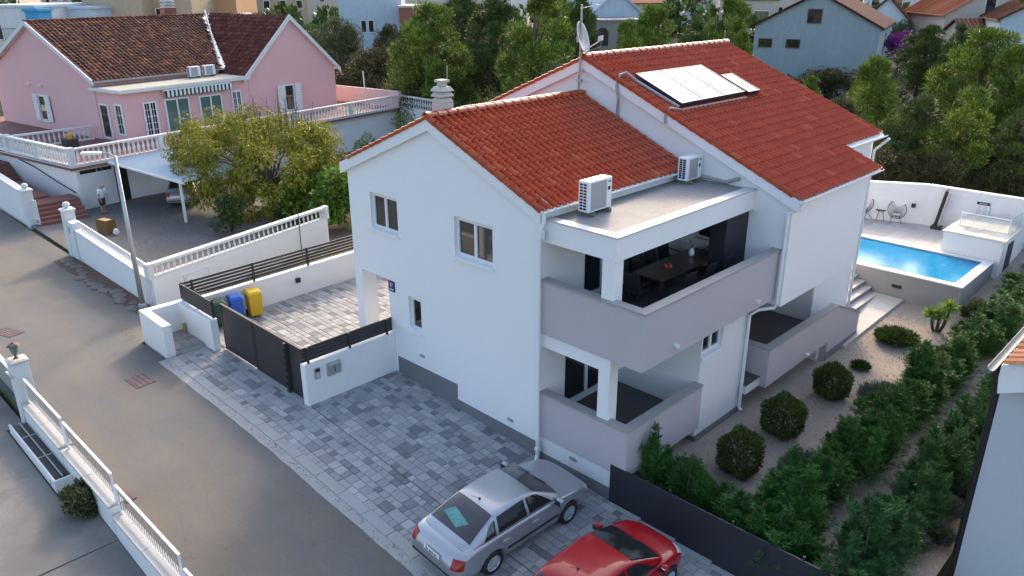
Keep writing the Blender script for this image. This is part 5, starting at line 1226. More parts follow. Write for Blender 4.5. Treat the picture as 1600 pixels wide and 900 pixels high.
# awning
aw = thing('rolled_awning', L(FX+.3,10.6,5.4), 'rolled green and white striped awning above the terrace doors', 'awning')
part('roller', MB().tube([L(FX+.22,8.1,5.62),L(FX+.22,13.2,5.62)], .09, 8), M['white'], aw)
M['awgreen'] = plain('awning_green', (.02,.07,.04), .8)
for k in range(17): 
    a = 8.15+.3*k; part('stripe', MB().obox(L(FX+.33,a,5.18),EX,EY,EZ,0,.015,0,.148,0,.42), M['awgreen'], aw); part('stripe', MB().obox(L(FX+.33,a+.15,5.22),EX,EY,EZ,.001,.014,.001,.147,0,.38), M['white'], aw)
for a, lb in ((12.0,'left air conditioner on the flat porch roof of the pink house'),(13.2,'right air conditioner on the flat porch roof of the pink house')):
    q = L(KX+.95,a,5.94); ac_unit(q, GA, lb, 'air conditioners on the porch roof', .66, .85, False)
chm = thing('roof_chimney', L(-13.6,16,9.4), 'white slatted chimney pot on a brick stack above the old tiles', 'chimney')
M['brick'] = mk('red_brick', (.26,.09,.06), .9, .15, 3, .2, 20)
q = L(-13.8,16.2,9.2); part('stack', MB().box((q.x-.45,q.y-.45,8.9),(q.x+.45,q.y+.45,10.3)), M['brick'], chm)
mb = MB()
for k in range(3): mb.lathe((q.x,q.y,10.3+k*.22), [(.62,0),(.40,.16),(.38,.20)], 4)
mb.lathe((q.x,q.y,10.98), [(.5,0),(.5,.08),(.2,.10)], 4); part('pot', mb, M['chimneyc'], chm)
# carport canopy
cp = thing('carport', (-32,4.5,.1), 'white corrugated carport roof on thin posts beside the garage', 'carport')
q1, q2, q3, q4 = Vector((-35.3,1.9,2.62)), Vector((-28.0,3.1,2.40)), Vector((-29.2,7.8,2.45)), Vector((-36.2,7.2,2.67))
mb = MB(); n = 60; vs = []
for i in range(n+1):
    f = i/n; a = q1.lerp(q4, f); b_ = q2.lerp(q3, f); z = .035*(1 if i % 2 else -1); vs += [a+EZ*z, b_+EZ*z]
mb.add(vs, [(2*i, 2*i+1, 2*i+3, 2*i+2) for i in range(n)]); sh = part('roof_sheet', mb, M['corr'], cp)
sd = sh.modifiers.new('thick', 'SOLIDIFY'); sd.thickness = .02
part('fascia', MB().prism([q1-EZ*.02-(q4-q1).normalized()*.02, q2-EZ*.02-(q4-q1).normalized()*.02, q2-EZ*.14-(q4-q1).normalized()*.02, q1-EZ*.14-(q4-q1).normalized()*.02], (q4-q1).normalized()*-.04), M['white'], cp)
for q in ((-28.7,3.12),(-29.4,6.2),(-29.7,7.6)): part('post', MB().box((q[0]-.06,q[1]-.06,.05),(q[0]+.06,q[1]+.06,2.36)), M['white'], cp)
part('beam', MB().tube([(-28.6,3.2,2.30),(-29.7,7.7,2.34)], .05, 6), M['white'], cp)
# plants and furniture on the terrace
t = thing('flower_pot', L(-5.2,2.6,2.62), 'yellow flower pot on a small table at the corner of the pink terrace', 'flower pot'); q = L(-5.2,2.6,2.62)
part('stand', MB().box((q.x-.5,q.y-.35,2.62),(q.x+.5,q.y+.35,3.2)), M['dark'], t); part('pot', MB().lathe((q.x+.1,q.y,3.201), [(.14,0),(.2,.3)], 10), M['yellow'], t)
t = thing('clothes_line_post', (-43,26,2.6), 'thin white post on the pink terrace wall', 'post'); q = P(570,138,3.9); t.location = (q.x,q.y,3.6); BASE[t.name] = (q.x,q.y,3.6)
part('post', MB().tube([(q.x,q.y,3.6),(q.x-.1,q.y,5.3)], .05, 6), M['white'], t)
# kerb rocks between street wall and lane
vg = MB().prism([(-27,-3.12,-.1),(-14.3,-3.42,-.1),(-14.3,-5.0,-.1),(-16,-4.6,-.1),(-27,-3.9,-.1)], (0,0,.2)); 
verge = solo('verge', MB().grid(list(np.arange(-27,-14.2,.8)), [-4.0,-3.55,-3.1], lambda x, y: gz(x)+.012), M['soil'], kind='structure')
for k in range(20):
    x = -26.4+k*.62; s_ = random.uniform(.24,.40); bm = bmesh.new(); bmesh.ops.create_icosphere(bm, subdivisions=1, radius=1)
    mb = MB(); vs = [(x+v.co.x*s_*random.uniform(.8,1.3), -3.72+random.uniform(-.1,.1)*0+v.co.y*s_*random.uniform(.7,1.0)-.0, gz(x)+.01+v.co.z*s_*.28) for v in bm.verts]
    dy = random.uniform(-.22,.18); vs = [(a, b_+dy, c_) for a, b_, c_ in vs]
    mb.add(vs, [[v.index for v in f.verts] for f in bm.faces]); bm.free(); part('stone', mb, M['rock'], verge)
t = thing('meter_cabinet', (-18.2,-.3,.5), 'flat white meter cabinet on the foot of the balustrade wall', 'cabinet'); u_ = (C1-C0).normalized(); n_ = Vector((u_.y,-u_.x,0))
if n_.x < 0: n_ = -n_
part('frame', MB().obox(C0,u_,n_,EZ,1.35,2.55,.121,.16,.35,1.25), M['balus'], t); part('door', MB().obox(C0,u_,n_,EZ,1.45,2.45,.161,.18,.43,1.17), M['wall2'], t)
t = thing('wire_pole', C1-(C1-C0)*.28, 'thin dark pole standing against the balustrade wall', 'pole'); q = C0+(C1-C0)*.80+n_*.2; part('pole', MB().tube([(q.x,q.y,.1),(q.x,q.y,2.5)], .022, 6), M['dark'], t)

# ------------------------------------------------------------------ neighbour's house at the right edge
nb = thing('neighbour_house', (13,6,.3), 'white neighbouring house with orange tiles at the lower right edge', 'house')
M['nbwall'] = mk('neighbour_render', (.48,.50,.53), .85, .06, .6, .06, 25, bump=.2, pos=True); part('wall', MB().box((9.72,2.46,-1.5),(17,13,5.25)), M['nbwall'], nb)
S2 = .42; zr = lambda x: 5.44+S2*(x-9.66)
part('fascia', MB().prism([(9.68,2.18,zr(9.68)-.02),(13.3,2.18,zr(13.3)-.02),(13.3,2.18,zr(13.3)-.55),(9.72,2.18,zr(9.72)-.62),(9.68,2.18,zr(9.68)-.28)], (0,.275,0)), M['wall'], nb)
r2 = part('roof', MB().prism([(9.68,2.2,zr(9.68)-.03),(13.3,2.2,zr(13.3)-.03),(13.3,2.2,zr(13.3)-.14),(9.68,2.2,zr(9.68)-.14)], (0,11,0)), M['dark'], nb)
a = math.atan(S2); slope(r2, Vector((13.3,2.05,zr(13.3))), Vector((0,1,0)), Vector((-math.cos(a),0,-math.sin(a))), Vector((-math.sin(a),0,math.cos(a))), 30, 13, .3, .35, lambda u, d: d < 3.9, M['orangetile'], 60)
part('gutter', gutter_mb(9.56,2.05,13.2,zr(9.64)-.05), M['cap'], nb)
part('soffit', MB().box((9.62,2.456,5.12),(9.718,13.1,5.24)), M['dark'], nb)
part('downpipe', MB().tube([(9.56,2.5,5.3),(9.57,2.52,5.1),(9.65,2.50,4.8),(9.65,2.50,.2)], .065, 10), M['black'], nb)
# ------------------------------------------------------------------ plants
def leaves_mesh(name, pos, dirs, ln, wd, mat, seed=0, droop=0):
    """one four-cornered leaf per row of pos, pointing along dirs"""
    rg = np.random.default_rng(seed); n = len(pos)
    d = dirs/np.linalg.norm(dirs, axis=1, keepdims=True); r_ = rg.normal(size=(n, 3)); s_ = np.cross(d, r_); s_ /= np.linalg.norm(s_, axis=1, keepdims=True)
    l = (ln*rg.uniform(.7, 1.3, (n, 1))); w_ = wd*rg.uniform(.7, 1.3, (n, 1))
    v = np.empty((n, 4, 3)); v[:,0] = pos; v[:,1] = pos+d*l*.5+s_*w_*.5; v[:,2] = pos+d*l; v[:,2,2] -= droop; v[:,3] = pos+d*l*.5-s_*w_*.5
    me = bpy.data.meshes.new(name); me.vertices.add(4*n); me.vertices.foreach_set('co', v.reshape(-1)); me.loops.add(4*n); me.loops.foreach_set('vertex_index', np.arange(4*n, dtype=np.int32))
    me.polygons.add(n); me.polygons.foreach_set('loop_start', np.arange(0, 4*n, 4, dtype=np.int32)); me.update(calc_edges=True); me.validate(); me.materials.append(mat); return me
def clump_cloud(cents, rads, per, seed, up=.4, flat=.8, shell=.5):
    """leaf roots and directions around clump centres"""
    rg = np.random.default_rng(seed); P_, D_ = [], []
    for c_, r_ in zip(cents, rads):
        n = int(per*rg.uniform(.7, 1.3)); q = rg.normal(size=(n, 3)); q /= np.linalg.norm(q, axis=1, keepdims=True)
        rr = r_*(shell+(1-shell)*rg.random((n, 1))**.5)*rg.uniform(.8, 1.1, (n, 1)); p_ = q*rr; p_[:,2] *= flat
        P_.append(c_+p_); dd = q+rg.normal(size=(n, 3))*.45; dd[:,2] += up; D_.append(dd)
    return np.vstack(P_), np.vstack(D_)
def limbs(mb, H, cents, r0, seed, trunk_top):
    rg = random.Random(seed); top = Vector((rg.uniform(-.3,.3), rg.uniform(-.3,.3), trunk_top))
    mb.tube([(0,0,-.3),(top.x*.3,top.y*.3+.05,trunk_top*.5),top], [r0, r0*.75, r0*.3], 8)
    idx = rg.sample(range(len(cents)), min(14, len(cents)))
    for i in idx:
        c_ = Vector(cents[i]); f = rg.uniform(.35, .9); a = Vector((top.x*f, top.y*f, trunk_top*f)); mid = a.lerp(c_, .5)+Vector((0,0,-.1*H*.2))
        mb.tube([a, mid, c_], [r0*.38, r0*.22, r0*.06], 5)
CROWN = {}
def pine_variant(k, mat):
    rg = np.random.default_rng(100+k); H = 8.0; cs, rs = [], []
    lean = rg.normal(size=2)*.05
    for i in range(85):
        h = rg.uniform(.16, 1.0); prof = (1-h)**.55*2.5+.22 if h > .3 else 2.35*(.4+.6*h/.3)
        a = rg.uniform(0, 6.28); rr = prof*math.sqrt(rg.uniform(.1, 1))*rg.uniform(.8, 1.15)
        cs.append((rr*math.cos(a)+lean[0]*h*H, rr*math.sin(a)+lean[1]*h*H, h*H-.3)); rs.append(rg.uniform(.42, .85)*(1.15-.55*h))
    cs = np.array(cs); p_, d_ = clump_cloud(cs, rs, 430, 7+k, .85, .85, .35)
    me = leaves_mesh('crown', p_, d_, .22, .038, mat, k); tr = MB(); limbs(tr, H, cs, .20, k, H*.86)
    return (H, 2.6, me, mesh_of('trunk', tr, M['bark'], smooth=True))
def oak_variant(k, mat, leaf=(.12,.058), per=430, nc=80):
    rg = np.random.default_rng(300+k); H = 6.0; cs, rs = [], []
    for i in range(nc):
        q = rg.normal(size=3); q /= np.linalg.norm(q); q[2] = abs(q[2])*1.0-.25; f = rg.uniform(.55, 1.0)
        bulge = 1+.22*math.sin(3*math.atan2(q[1], q[0])+k)+.12*math.sin(5*math.atan2(q[1], q[0])+2*k)
        cs.append((q[0]*2.45*f*bulge, q[1]*2.45*f*bulge, 2.45+q[2]*3.15*f)); rs.append(rg.uniform(.42, .85))
    cs = np.array(cs); p_, d_ = clump_cloud(cs, rs, per, 17+k, .5, .85, .55)
    me = leaves_mesh('crown', p_, d_, leaf[0], leaf[1], mat, k); tr = MB(); limbs(tr, H, cs, .22, k, H*.6)
    return (H, 2.9, me, mesh_of('trunk', tr, M['barkg'], smooth=True))
for k in range(3): CROWN['pine%d' % k] = pine_variant(k, M['pine'])
for k in range(2): CROWN['dpine%d' % k] = pine_variant(5+k, M['pined'])
for k in range(3): CROWN['oak%d' % k] = oak_variant(k, M['oak'])
for k in range(2): CROWN['olive%d' % k] = oak_variant(4+k, M['olive'])
for k in range(1): CROWN['shrub%d' % k] = oak_variant(7+k, M['shrub'])
def ground_at(x, y):
    return terrain(x, y)
def tree(name, u, vtop, wpx, depth, variant, label, cat='tree', group=None, zg=None, hmin=2.0):
    top = PD(u, vtop, depth); H, Rr, cm, tm_ = CROWN[variant]; z0 = ground_at(top.x, top.y) if zg is None else zg
    h = max(hmin, top.z-z0); rad = wpx/2*depth/FPX
    t = thing(name, (top.x, top.y, z0), label, cat, group); sx = rad/Rr; sz = h/H
    a = link('crown', cm, t); a.scale = (sx, sx, sz); a.rotation_euler = (0, 0, (u*7.31+vtop) % 6.28)
    b_ = link('trunk', tm_, t); b_.scale = (min(sx, sz*1.2), min(sx, sz*1.2), sz); b_.rotation_euler = a.rotation_euler
    return t
GW = 'pines and oaks in the wood behind the houses'
TREES = [
 ('pine_tree',668,2,165,62,'pine0','bright green pine rising above the evergreen oaks left of the tall pine'),
 ('pine_tree',832,-12,175,54,'pine1','large green pine directly behind the chimney side of the red roof'),
 ('pine_tree',772,-25,150,66,'dpine0','dark pine standing between the two brighter pines'),
 ('pine_tree',905,-20,90,72,'dpine1','dark narrow pine behind the satellite dish'),
 ('oak_tree',706,50,215,66,'oak0','large grey green evergreen oak behind the roof chimney'),
 ('oak_tree',592,56,165,72,'oak1','dull green evergreen oak right of the pink gable'),
 ('oak_tree',545,92,150,70,'oak2','low evergreen oak behind the pink terrace'),
 ('oak_tree',648,82,120,69,'olive0','olive green bush between two evergreen oaks'),
 ('oak_tree',604,17,62,82,'oak1','small round dark tree beside the pale blue building'),
 ('oak_tree',528,8,105,80,'olive1','light green leafy tree left of the pale blue building'),
 ('oak_tree',462,6,100,84,'shrub0','green leafy tree above the ridge of the pink wing'),
 ('oak_tree',362,-12,110,98,'shrub0','green tree behind the old tiled roof'),
 ('oak_tree',500,52,110,74,'oak0','dark oak rising behind the right gable of the pink house'),
 ('oak_tree',790,98,150,46,'oak2','dark oak close behind the left rake of the main roof'),
 ('oak_tree',872,70,100,52,'olive1','olive green tree behind the base of the dish mast'),
 ('oak_tree',752,128,110,44,'oak1','shadowy oak just right of the roof chimney'),
 ('oak_tree',950,72,90,54,'olive0','grey green bush right of the satellite dish'),
 ('pine_tree',1030,8,120,60,'pine2','bushy pine above the middle of the main ridge'),
 ('pine_tree',986,28,85,58,'pine0','smaller pine left of the bushy one above the ridge'),
 ('pine_tree',1128,-4,120,63,'pine1','tall pine near the far end of the main ridge'),
 ('pine_tree',1080,30,90,58,'dpine0','dark pine between the two pines above the ridge'),
 ('pine_tree',1160,45,60,60,'pine0','slim pine next to the grey gabled house'),
 ('pine_tree',1545,40,190,46,'pine0','big bright green pine at the right edge of the photo'),
 ('pine_tree',1392,88,115,48,'pine2','light green pine beside the far corner of the red roof'),
 ('pine_tree',1450,38,110,62,'dpine1','dark pine below the house with the orange roof edge'),
 ('pine_tree',1505,36,85,58,'dpine0','dark pine in front of the small tiled lean to roof'),
 ('pine_tree',1612,72,120,44,'pine1','bright pine cut by the right edge of the photo'),
 ('pine_tree',1440,148,170,42,'dpine1','broad dark green pine behind the pool shower'),
 ('pine_tree',1522,135,150,40,'pine1','middle pine behind the pool rules board'),
 ('pine_tree',1600,165,140,39,'dpine0','dark pine low at the right edge above the pool wall'),
 ('oak_tree',1400,205,135,40,'oak0','dark bushy oak just behind the pool wall near the house'),
 ('oak_tree',1480,208,140,39.5,'oak2','dark bushy oak behind the middle of the pool wall'),
 ('oak_tree',1562,222,140,39.5,'oak1','dark bushy oak behind the right end of the pool wall'),
 ('oak_tree',1640,215,140,39,'oak0','dark oak beyond the right end of the pool wall'),
 ('oak_tree',1330,215,120,39,'oak1','dark oak behind the house beside the pool wall'),
 ('shrub',1300,93,120,66,'oak2','dark wild shrub growing against the grey gabled wall'),
 ('shrub',1242,112,90,64,'oak1','dark low shrub at the left foot of the grey gabled wall'),
 ('shrub',1352,122,60,56,'pine2','yellow green young pine in front of the grey house'),
 ('shrub',1320,140,80,52,'olive1','pale scrub behind the far roof edge'),
 ('shrub',1268,118,50,58,'pine0','yellow green scrub behind the red roof below the grey wall'),
 ('climbing_vine',1412,16,34,86,'shrub0','tall dark green vine covered column beside the far houses'),
 ('shrub',1425,48,60,80,'olive1','yellow green shrub below the small far white house'),
 ('pine_tree',722,-22,120,82,'dpine1','dark far pine above the wood between the two oaks'),
 ('pine_tree',868,-18,90,86,'pine0','far green pine beside the dish mast'),
 ('oak_tree',640,36,110,80,'oak2','far oak in front of the low brick building'),
 ('oak_tree',578,182,85,42,'shrub0','green shrub in front of the white terrace end'),
 ('oak_tree',628,176,50,46,'shrub0','small green shrub beside the terrace end wall'),
]
for nm, u, vt, wp, dp, var, lb in TREES:
    tree(nm, u, vt, wp, dp, var, lb, 'tree' if 'tree' in nm else ('vine' if 'vine' in nm else 'shrub'), GW if nm in ('pine_tree','oak_tree') else None)
# far wood
cs = []
rg = np.random.default_rng(5)
for k in range(260):
    u = rg.uniform(-100, 1700); dp = rg.uniform(95, 330); q = PD(u, 0, dp); z = ground_at(q.x, q.y); h = rg.uniform(3, 7)
    cs.append((q.x, q.y, z+h*.45, h*.5))
P_, D_ = clump_cloud(np.array([c_[:3] for c_ in cs]), [c_[3] for c_ in cs], 160, 3, .4, .9, .4)
fw = link('far_wood', leaves_mesh('far_wood', P_, D_, 1.2, .75, M['pined'], 3)); meta(fw, 'scattered far trees between the distant houses', 'trees', kind='stuff')
# undergrowth in the wood
P_ = []; 
for k in range(420):
    u = rg.uniform(480, 1700); dp = rg.uniform(36, 75); q = PD(u, 100, dp)
    if dp < 62 and u < 700: continue
    if q.y < 27.5 and q.x > -12 or q.x < -30 and q.y < 30: continue
    P_.append((q.x, q.y, ground_at(q.x, q.y)+.3))
P2, D2_ = clump_cloud(np.array(P_), rg.uniform(.6, 1.3, len(P_)), 120, 4, .7, .8, .4)
meta(link('undergrowth', leaves_mesh('undergrowth', P2, D2_, .3, .12, M['oak'], 4)), 'low dark undergrowth filling the wood behind the houses', 'undergrowth', kind='stuff')

# walnut tree in the pink yard, two leafy heads and bare twigs
def walnut(label, c0, heads, mat, seed, twigs):
    rgl = np.random.default_rng(seed); t = thing('walnut_tree', c0, label, 'tree'); c0 = Vector(c0); cs, rs = [], []
    for (dx, dy, dz, rx, rz, n) in heads:
        for i in range(n):
            q = rgl.normal(size=3); q /= np.linalg.norm(q); f = rgl.uniform(.35, 1.0)**.6; cs.append((dx+q[0]*rx*f, dy+q[1]*rx*f, dz+q[2]*rz*f)); rs.append(rgl.uniform(.35, .75))
    cs = np.array(cs); p_, d_ = clump_cloud(cs, rs, 150, seed, -.25, .8, .2)
    me = leaves_mesh('crown', p_, d_, .20, .062, mat, seed, .05); link('crown', me, t)
    mb = MB(); rl = random.Random(seed)
    mb.tube([(0,0,-.2),(.05,.02,.9),(.1,.05,1.5)], [.24,.19,.17], 9)
    for i in rl.sample(range(len(cs)), 26):
        c_ = Vector(cs[i]); a = Vector((.1,.05,rl.uniform(1.2,1.6))); m_ = a.lerp(c_, .5)+Vector((0,0,.35)); mb.tube([a, m_, c_], [.085,.05,.015], 5)
    o = link('trunk', mesh_of('trunk', mb, M['barkg'], smooth=True), t)
    tw = MB()
    for (dx, dy, dz, n) in twigs:
        for i in range(n):
            a = Vector((dx+rl.uniform(-.6,.6), dy+rl.uniform(-.6,.6), dz-1.2)); b_ = a+Vector((rl.uniform(-.5,.5), rl.uniform(-.5,.5), rl.uniform(1.2,2.5))); m_ = a.lerp(b_, .5)+Vector((rl.uniform(-.1,.1),)*3)
            tw.tube([a, m_, b_], [.028,.018,.006], 4)
            for j in range(3): e = a.lerp(b_, rl.uniform(.4,.9)); tw.tube([e, e+Vector((rl.uniform(-.35,.35), rl.uniform(-.35,.35), rl.uniform(.2,.5)))], [.01,.004], 3)
    o2 = link('twigs', mesh_of('twigs', tw, M['barkg']), t); o2['kind'] = 'stuff'; return t
q = P(425,330,.1)
def off(u, v, depth, c0): w_ = PD(u, v, depth)-Vector(c0); return w_.x, w_.y, w_.z
c0 = (q.x, q.y, .1); dep = (q-CAM_C).dot(CAM_F)
hd = []
for (u, v, ru, rv, dd, n) in ((345,250,80,75,-1.0,70),(440,265,95,75,-1.2,75),(485,235,50,55,0,40),(395,210,75,45,.6,45),(305,225,42,45,0,26),(420,310,60,28,-1.0,24)):
    x, y, z = off(u, v, dep+dd, c0); hd.append((x, y, z, ru*dep/FPX*.92, rv*dep/FPX*.92, n))
tg = []
for (u, v) in ((430,190),(470,185),(410,180),(445,170)): x, y, z = off(u, v, dep, c0); tg.append((x, y, z, 7))
walnut('broad yellowing walnut tree with bare top twigs in the pink house yard', c0, hd, M['walnut'], 21, tg)
# vines and shrubs at the wall
def shrub(name, u, v, z, rpx, hpx, mat, label, cat, n=26, leaf=(.16,.12), up=.2, seed=1, group=None, per=110, flat=.8):
    q = P(u, v, z); dep = (q-CAM_C).dot(CAM_F); r_ = rpx*dep/FPX; h = hpx*dep/FPX/.93; rgl = np.random.default_rng(seed); cs, rs = [], []
    for i in range(n):
        a = rgl.uniform(0, 6.28); f = math.sqrt(rgl.random())*.8; zz_ = rgl.uniform(.1, .85); k_ = 1-.35*zz_; cs.append((math.cos(a)*f*r_*k_, math.sin(a)*f*r_*k_, zz_*h)); rs.append(rgl.uniform(.2, .36)*min(r_, h)*1.3)
    p_, d_ = clump_cloud(np.array(cs), rs, per, seed, up, flat, .45)
    t = thing(name, (q.x, q.y, z), label, cat, group); link('foliage', leaves_mesh('foliage', p_, d_, leaf[0], leaf[1], mat, seed), t)
    mb = MB()
    for i in range(6): mb.tube([(0,0,-.05), Vector(cs[i])*.5, cs[i]], [.03,.02,.006], 4)
    link('stem', mesh_of('stem', mb, M['bark']), t); return t
shrub('shrub', 362, 362, .1, 28, 60, M['shrub'], 'dark green shrub in the cobbled yard near the balustrade wall', 'shrub', 24, (.16,.07), .6, 3)
shrub('grape_vine', 482, 338, .2, 45, 62, M['vine'], 'bright green grape vine behind the end of the balustrade wall', 'vine', 46, (.2,.19), .2, 4, None, 90)
shrub('grape_vine', 530, 350, .3, 40, 90, M['vine'], 'grape vine spilling over at the corner of the white house', 'vine', 50, (.2,.19), .1, 5, None, 90)
shrub('shrub', 440, 345, .1, 22, 24, M['olive'], 'small grey green shrub at the inner side of the balustrade wall', 'shrub', 16, (.14,.08), .4, 6)
shrub('wild_bush', 135, 800, -.12, 36, 45, M['olive'], 'wild green brown bush growing at the foot of the railing wall', 'bush', 34, (.09,.05), .5, 8, None, 170)
shrub('weed', 95, 757, -.05, 12, 10, M['box'], 'small weed at the joint of the concrete yard', 'weed', 8, (.07,.03), .8, 9)
# clipped bushes in the gravel
for (u, v, r_, h, lb, sd) in ((1153,738,34,72,'round clipped bush nearest the dark screen fence',11),(1220,678,32,64,'round clipped bush in the middle of the three',12),(1297,619,27,52,'round clipped bush nearest the lower balcony',13)):
    q = P(u, v, .14); dep = (q-CAM_C).dot(CAM_F); R_ = r_*.93*dep/FPX; H_ = h*.95*dep/FPX/.95; rgl = np.random.default_rng(sd); n = 8500
    d_ = rgl.normal(size=(n, 3)); d_ /= np.linalg.norm(d_, axis=1, keepdims=True); th = np.arctan2(d_[:,1], d_[:,0])
    rad = (1+.09*np.sin(4*th+sd)+.07*np.sin(3*np.arccos(d_[:,2])*2+th*2))*rgl.uniform(.72, 1.03, n)**.5
    p_ = d_*rad[:,None]*np.array([R_, R_, H_*.52])+np.array([0, 0, H_*.50]); p_[:,2] = np.maximum(p_[:,2], .02)
    t = thing('clipped_bush', (q.x, q.y, gg(q.x, q.y)), lb, 'bush', 'clipped bushes in the gravel'); link('foliage', leaves_mesh('foliage', p_, d_+rgl.normal(size=(n,3))*.4+np.array([0,0,.3]), .075, .034, M['box'], sd), t)
    link('stem', mesh_of('stem', MB().tube([(0,0,-.05),(.02,0,.3),(0,.02,H_*.6)], [.06,.05,.02], 6), M['bark']), t)
def tuft(name, u, v, z, rpx, hpx, mat, label, cat, n, ln, wd, seed, spread=1.0, group=None):
    q = P(u, v, z); dep = (q-CAM_C).dot(CAM_F); R_ = rpx*dep/FPX; H_ = hpx*dep/FPX; rgl = np.random.default_rng(seed)
    a = rgl.uniform(0, 6.28, n); f = np.sqrt(rgl.random(n)); zz_ = rgl.random(n)*H_*.7*(1-.5*f); p_ = np.stack([np.cos(a)*f*R_*.8, np.sin(a)*f*R_*.8, zz_], 1); d_ = np.stack([np.cos(a)*f*spread, np.sin(a)*f*spread, np.full(n, .9)], 1)+rgl.normal(size=(n,3))*.25
    t = thing(name, (q.x, q.y, z), label, cat, group); link('foliage', leaves_mesh('foliage', p_, d_, ln, wd, mat, seed), t)
    link('stem', mesh_of('stem', MB().tube([(0,0,-.05),(.02,0,H_*.4)], [.05,.02], 5), M['bark']), t); return t
tuft('lavender', 1262, 748, .14, 52, 48, M['lav'], 'grey green lavender clump at the edge of the conifer hedge', 'lavender', 5200, .22, .014, 31, .8)
tuft('lavender', 1382, 632, .14, 46, 42, M['lav'], 'grey green lavender clump below the lit gravel patch', 'lavender', 4600, .22, .015, 32, .8)
tuft('low_juniper', 1400, 532, .28, 34, 24, M['shrub'], 'low spreading juniper on the sunlit gravel near the path', 'shrub', 3200, .20, .03, 33, 1.6)
tuft('low_juniper', 1344, 575, .14, 15, 14, M['shrub'], 'tiny dark juniper on the gravel below the balcony corner', 'shrub', 900, .14, .025, 34, 1.4)
shrub('topiary_bush', 1522, 503, .58, 22, 34, M['olive'], 'yellow green topped clipped bush at the foot of the pool', 'bush', 30, (.07,.04), .8, 35, None, 200)
for i, (u, v, r_, h) in enumerate(((1470,800,30,38),(1415,850,34,34),(1500,775,26,34),(1462,840,26,26))):
    tuft('lavender', u, v, .22, r_, h, M['lav'], ('grey shrub on the gravel strip nearest the hedge end','dark shrub on the gravel strip by the lower frame edge','grey shrub beside the black downpipe of the neighbour','small dark shrub between the gravel strip shrubs')[i], 'shrub', 2600, .18, .022, 40+i, 1.0)
# yucca with three stems
q = P(1462,518,.42); t = thing('yucca', (q.x,q.y,gg(q.x,q.y)), 'bright green yucca with three stems on the gravel by the pool', 'yucca')
rgl = np.random.default_rng(9)
for k, (dx, dy, h) in enumerate(((-.22,.0,.55),(.02,.05,.62),(.28,.05,.95))):
    link('stem', mesh_of('stem', MB().tube([(dx*.3,dy*.3,-.05),(dx*.7,dy,.3*h),(dx,dy,h)], [.06,.055,.05], 8), M['bark']), t)
    n = 150; a = rgl.uniform(0, 6.28, n); e = rgl.uniform(-.35, 1.3, n); d_ = np.stack([np.cos(a)*np.cos(e), np.sin(a)*np.cos(e), np.sin(e)], 1)
    p_ = np.tile(np.array([dx, dy, h]), (n, 1))+d_*.05; link('leaf_head', leaves_mesh('leaf_head', p_, d_, .36, .045, M['yucca'], 60+k, .06), t)
# conifer hedge
def thuja_variant(k, mat):
    """several leaders, each carrying upswept feathery branches"""
    rgl = np.random.default_rng(500+k); P_, D_ = [], []
    for lead in range(7):
        a0 = rgl.uniform(0, 6.28); r0 = 0 if lead == 0 else rgl.uniform(.15, .42); hl = rgl.uniform(.55, 1.0)*1.85 if lead else 1.85; bx, by = r0*math.cos(a0), r0*math.sin(a0)
        for b_ in range(60):
            h = rgl.uniform(.03, .97); a = rgl.uniform(0, 6.28); ln = (.52*(1-h)**.7+.10)*rgl.uniform(.45, 1.15); el = rgl.uniform(.25, .95)+h*.45
            d = np.array([math.cos(a)*math.cos(el), math.sin(a)*math.cos(el), math.sin(el)]); n = 44; t_ = rgl.random((n, 1))**.8
            p_ = np.array([bx+.12*h*math.cos(a0), by+.12*h*math.sin(a0), h*hl])+d*ln*t_; p_[:,2] += -.10*ln*t_[:,0]**2+rgl.normal(size=n)*.012; p_[:,:2] += rgl.normal(size=(n, 2))*.03*(1.3-t_)
            P_.append(p_); D_.append(d+rgl.normal(size=(n, 3))*.42)
    return leaves_mesh('foliage', np.vstack(P_), np.vstack(D_), .10, .012, mat, k), mesh_of('stem', MB().tube([(0,0,-.1),(0,0,1.7)], [.05,.015], 6), M['bark'])
TH = [thuja_variant(k, M['thuja']) for k in range(5)]; THB = [thuja_variant(7+k, M['thujab']) for k in range(4)]
def conifer(x, y, z, h, wd, var, label, group):
    t = thing('hedge_conifer', (x, y, z), label, 'conifer', group); me, st_ = var
    a = link('foliage', me, t); a.scale = (wd/1.24, wd/1.24, h/2.0); a.rotation_euler = (random.uniform(-.12,.12), random.uniform(-.12,.12), random.random()*6.28)
    b_ = link('stem', st_, t); b_.scale = (1,1,h/2.0)
for i in range(9): x = 3.15+i*.5; conifer(x, .92+random.uniform(-.06,.06), .13, random.uniform(1.05,1.55)+(.45 if i == 0 else 0)-(.04*i), random.uniform(.9,1.15), TH[i % 5], 'dark green conifer in the hedge row behind the black screen fence', 'conifers behind the black screen fence')
for i in range(30):
    y = .7+i*.72+random.uniform(-.25,.25); far = min(1, max(0, (y-12)/6))
    conifer(6.5+random.uniform(-.22,.22)+.35*far, y, gg(6.7, y), random.uniform(1.25,2.1)*(1-.35*far), random.uniform(1.2,1.7), TH[(i*3) % 5], 'dark green conifer in the long hedge row bordering the gravel garden', 'conifers bordering the gravel garden')
for i in range(19): y = .3+i*.68+random.uniform(-.2,.2); conifer(8.35+random.uniform(-.2,.2), y, .13, random.uniform(1.2,2.0), random.uniform(1.05,1.45), THB[(i*3) % 4], 'blue green conifer in the second hedge row towards the neighbouring house', 'conifers towards the neighbouring house')
lt = P(1404,66,6)
bq = PD(1404,66,76); t = thing('bougainvillea', (bq.x,bq.y,bq.z-1.5), 'purple flowering bougainvillea beside the grey gabled house', 'shrub')
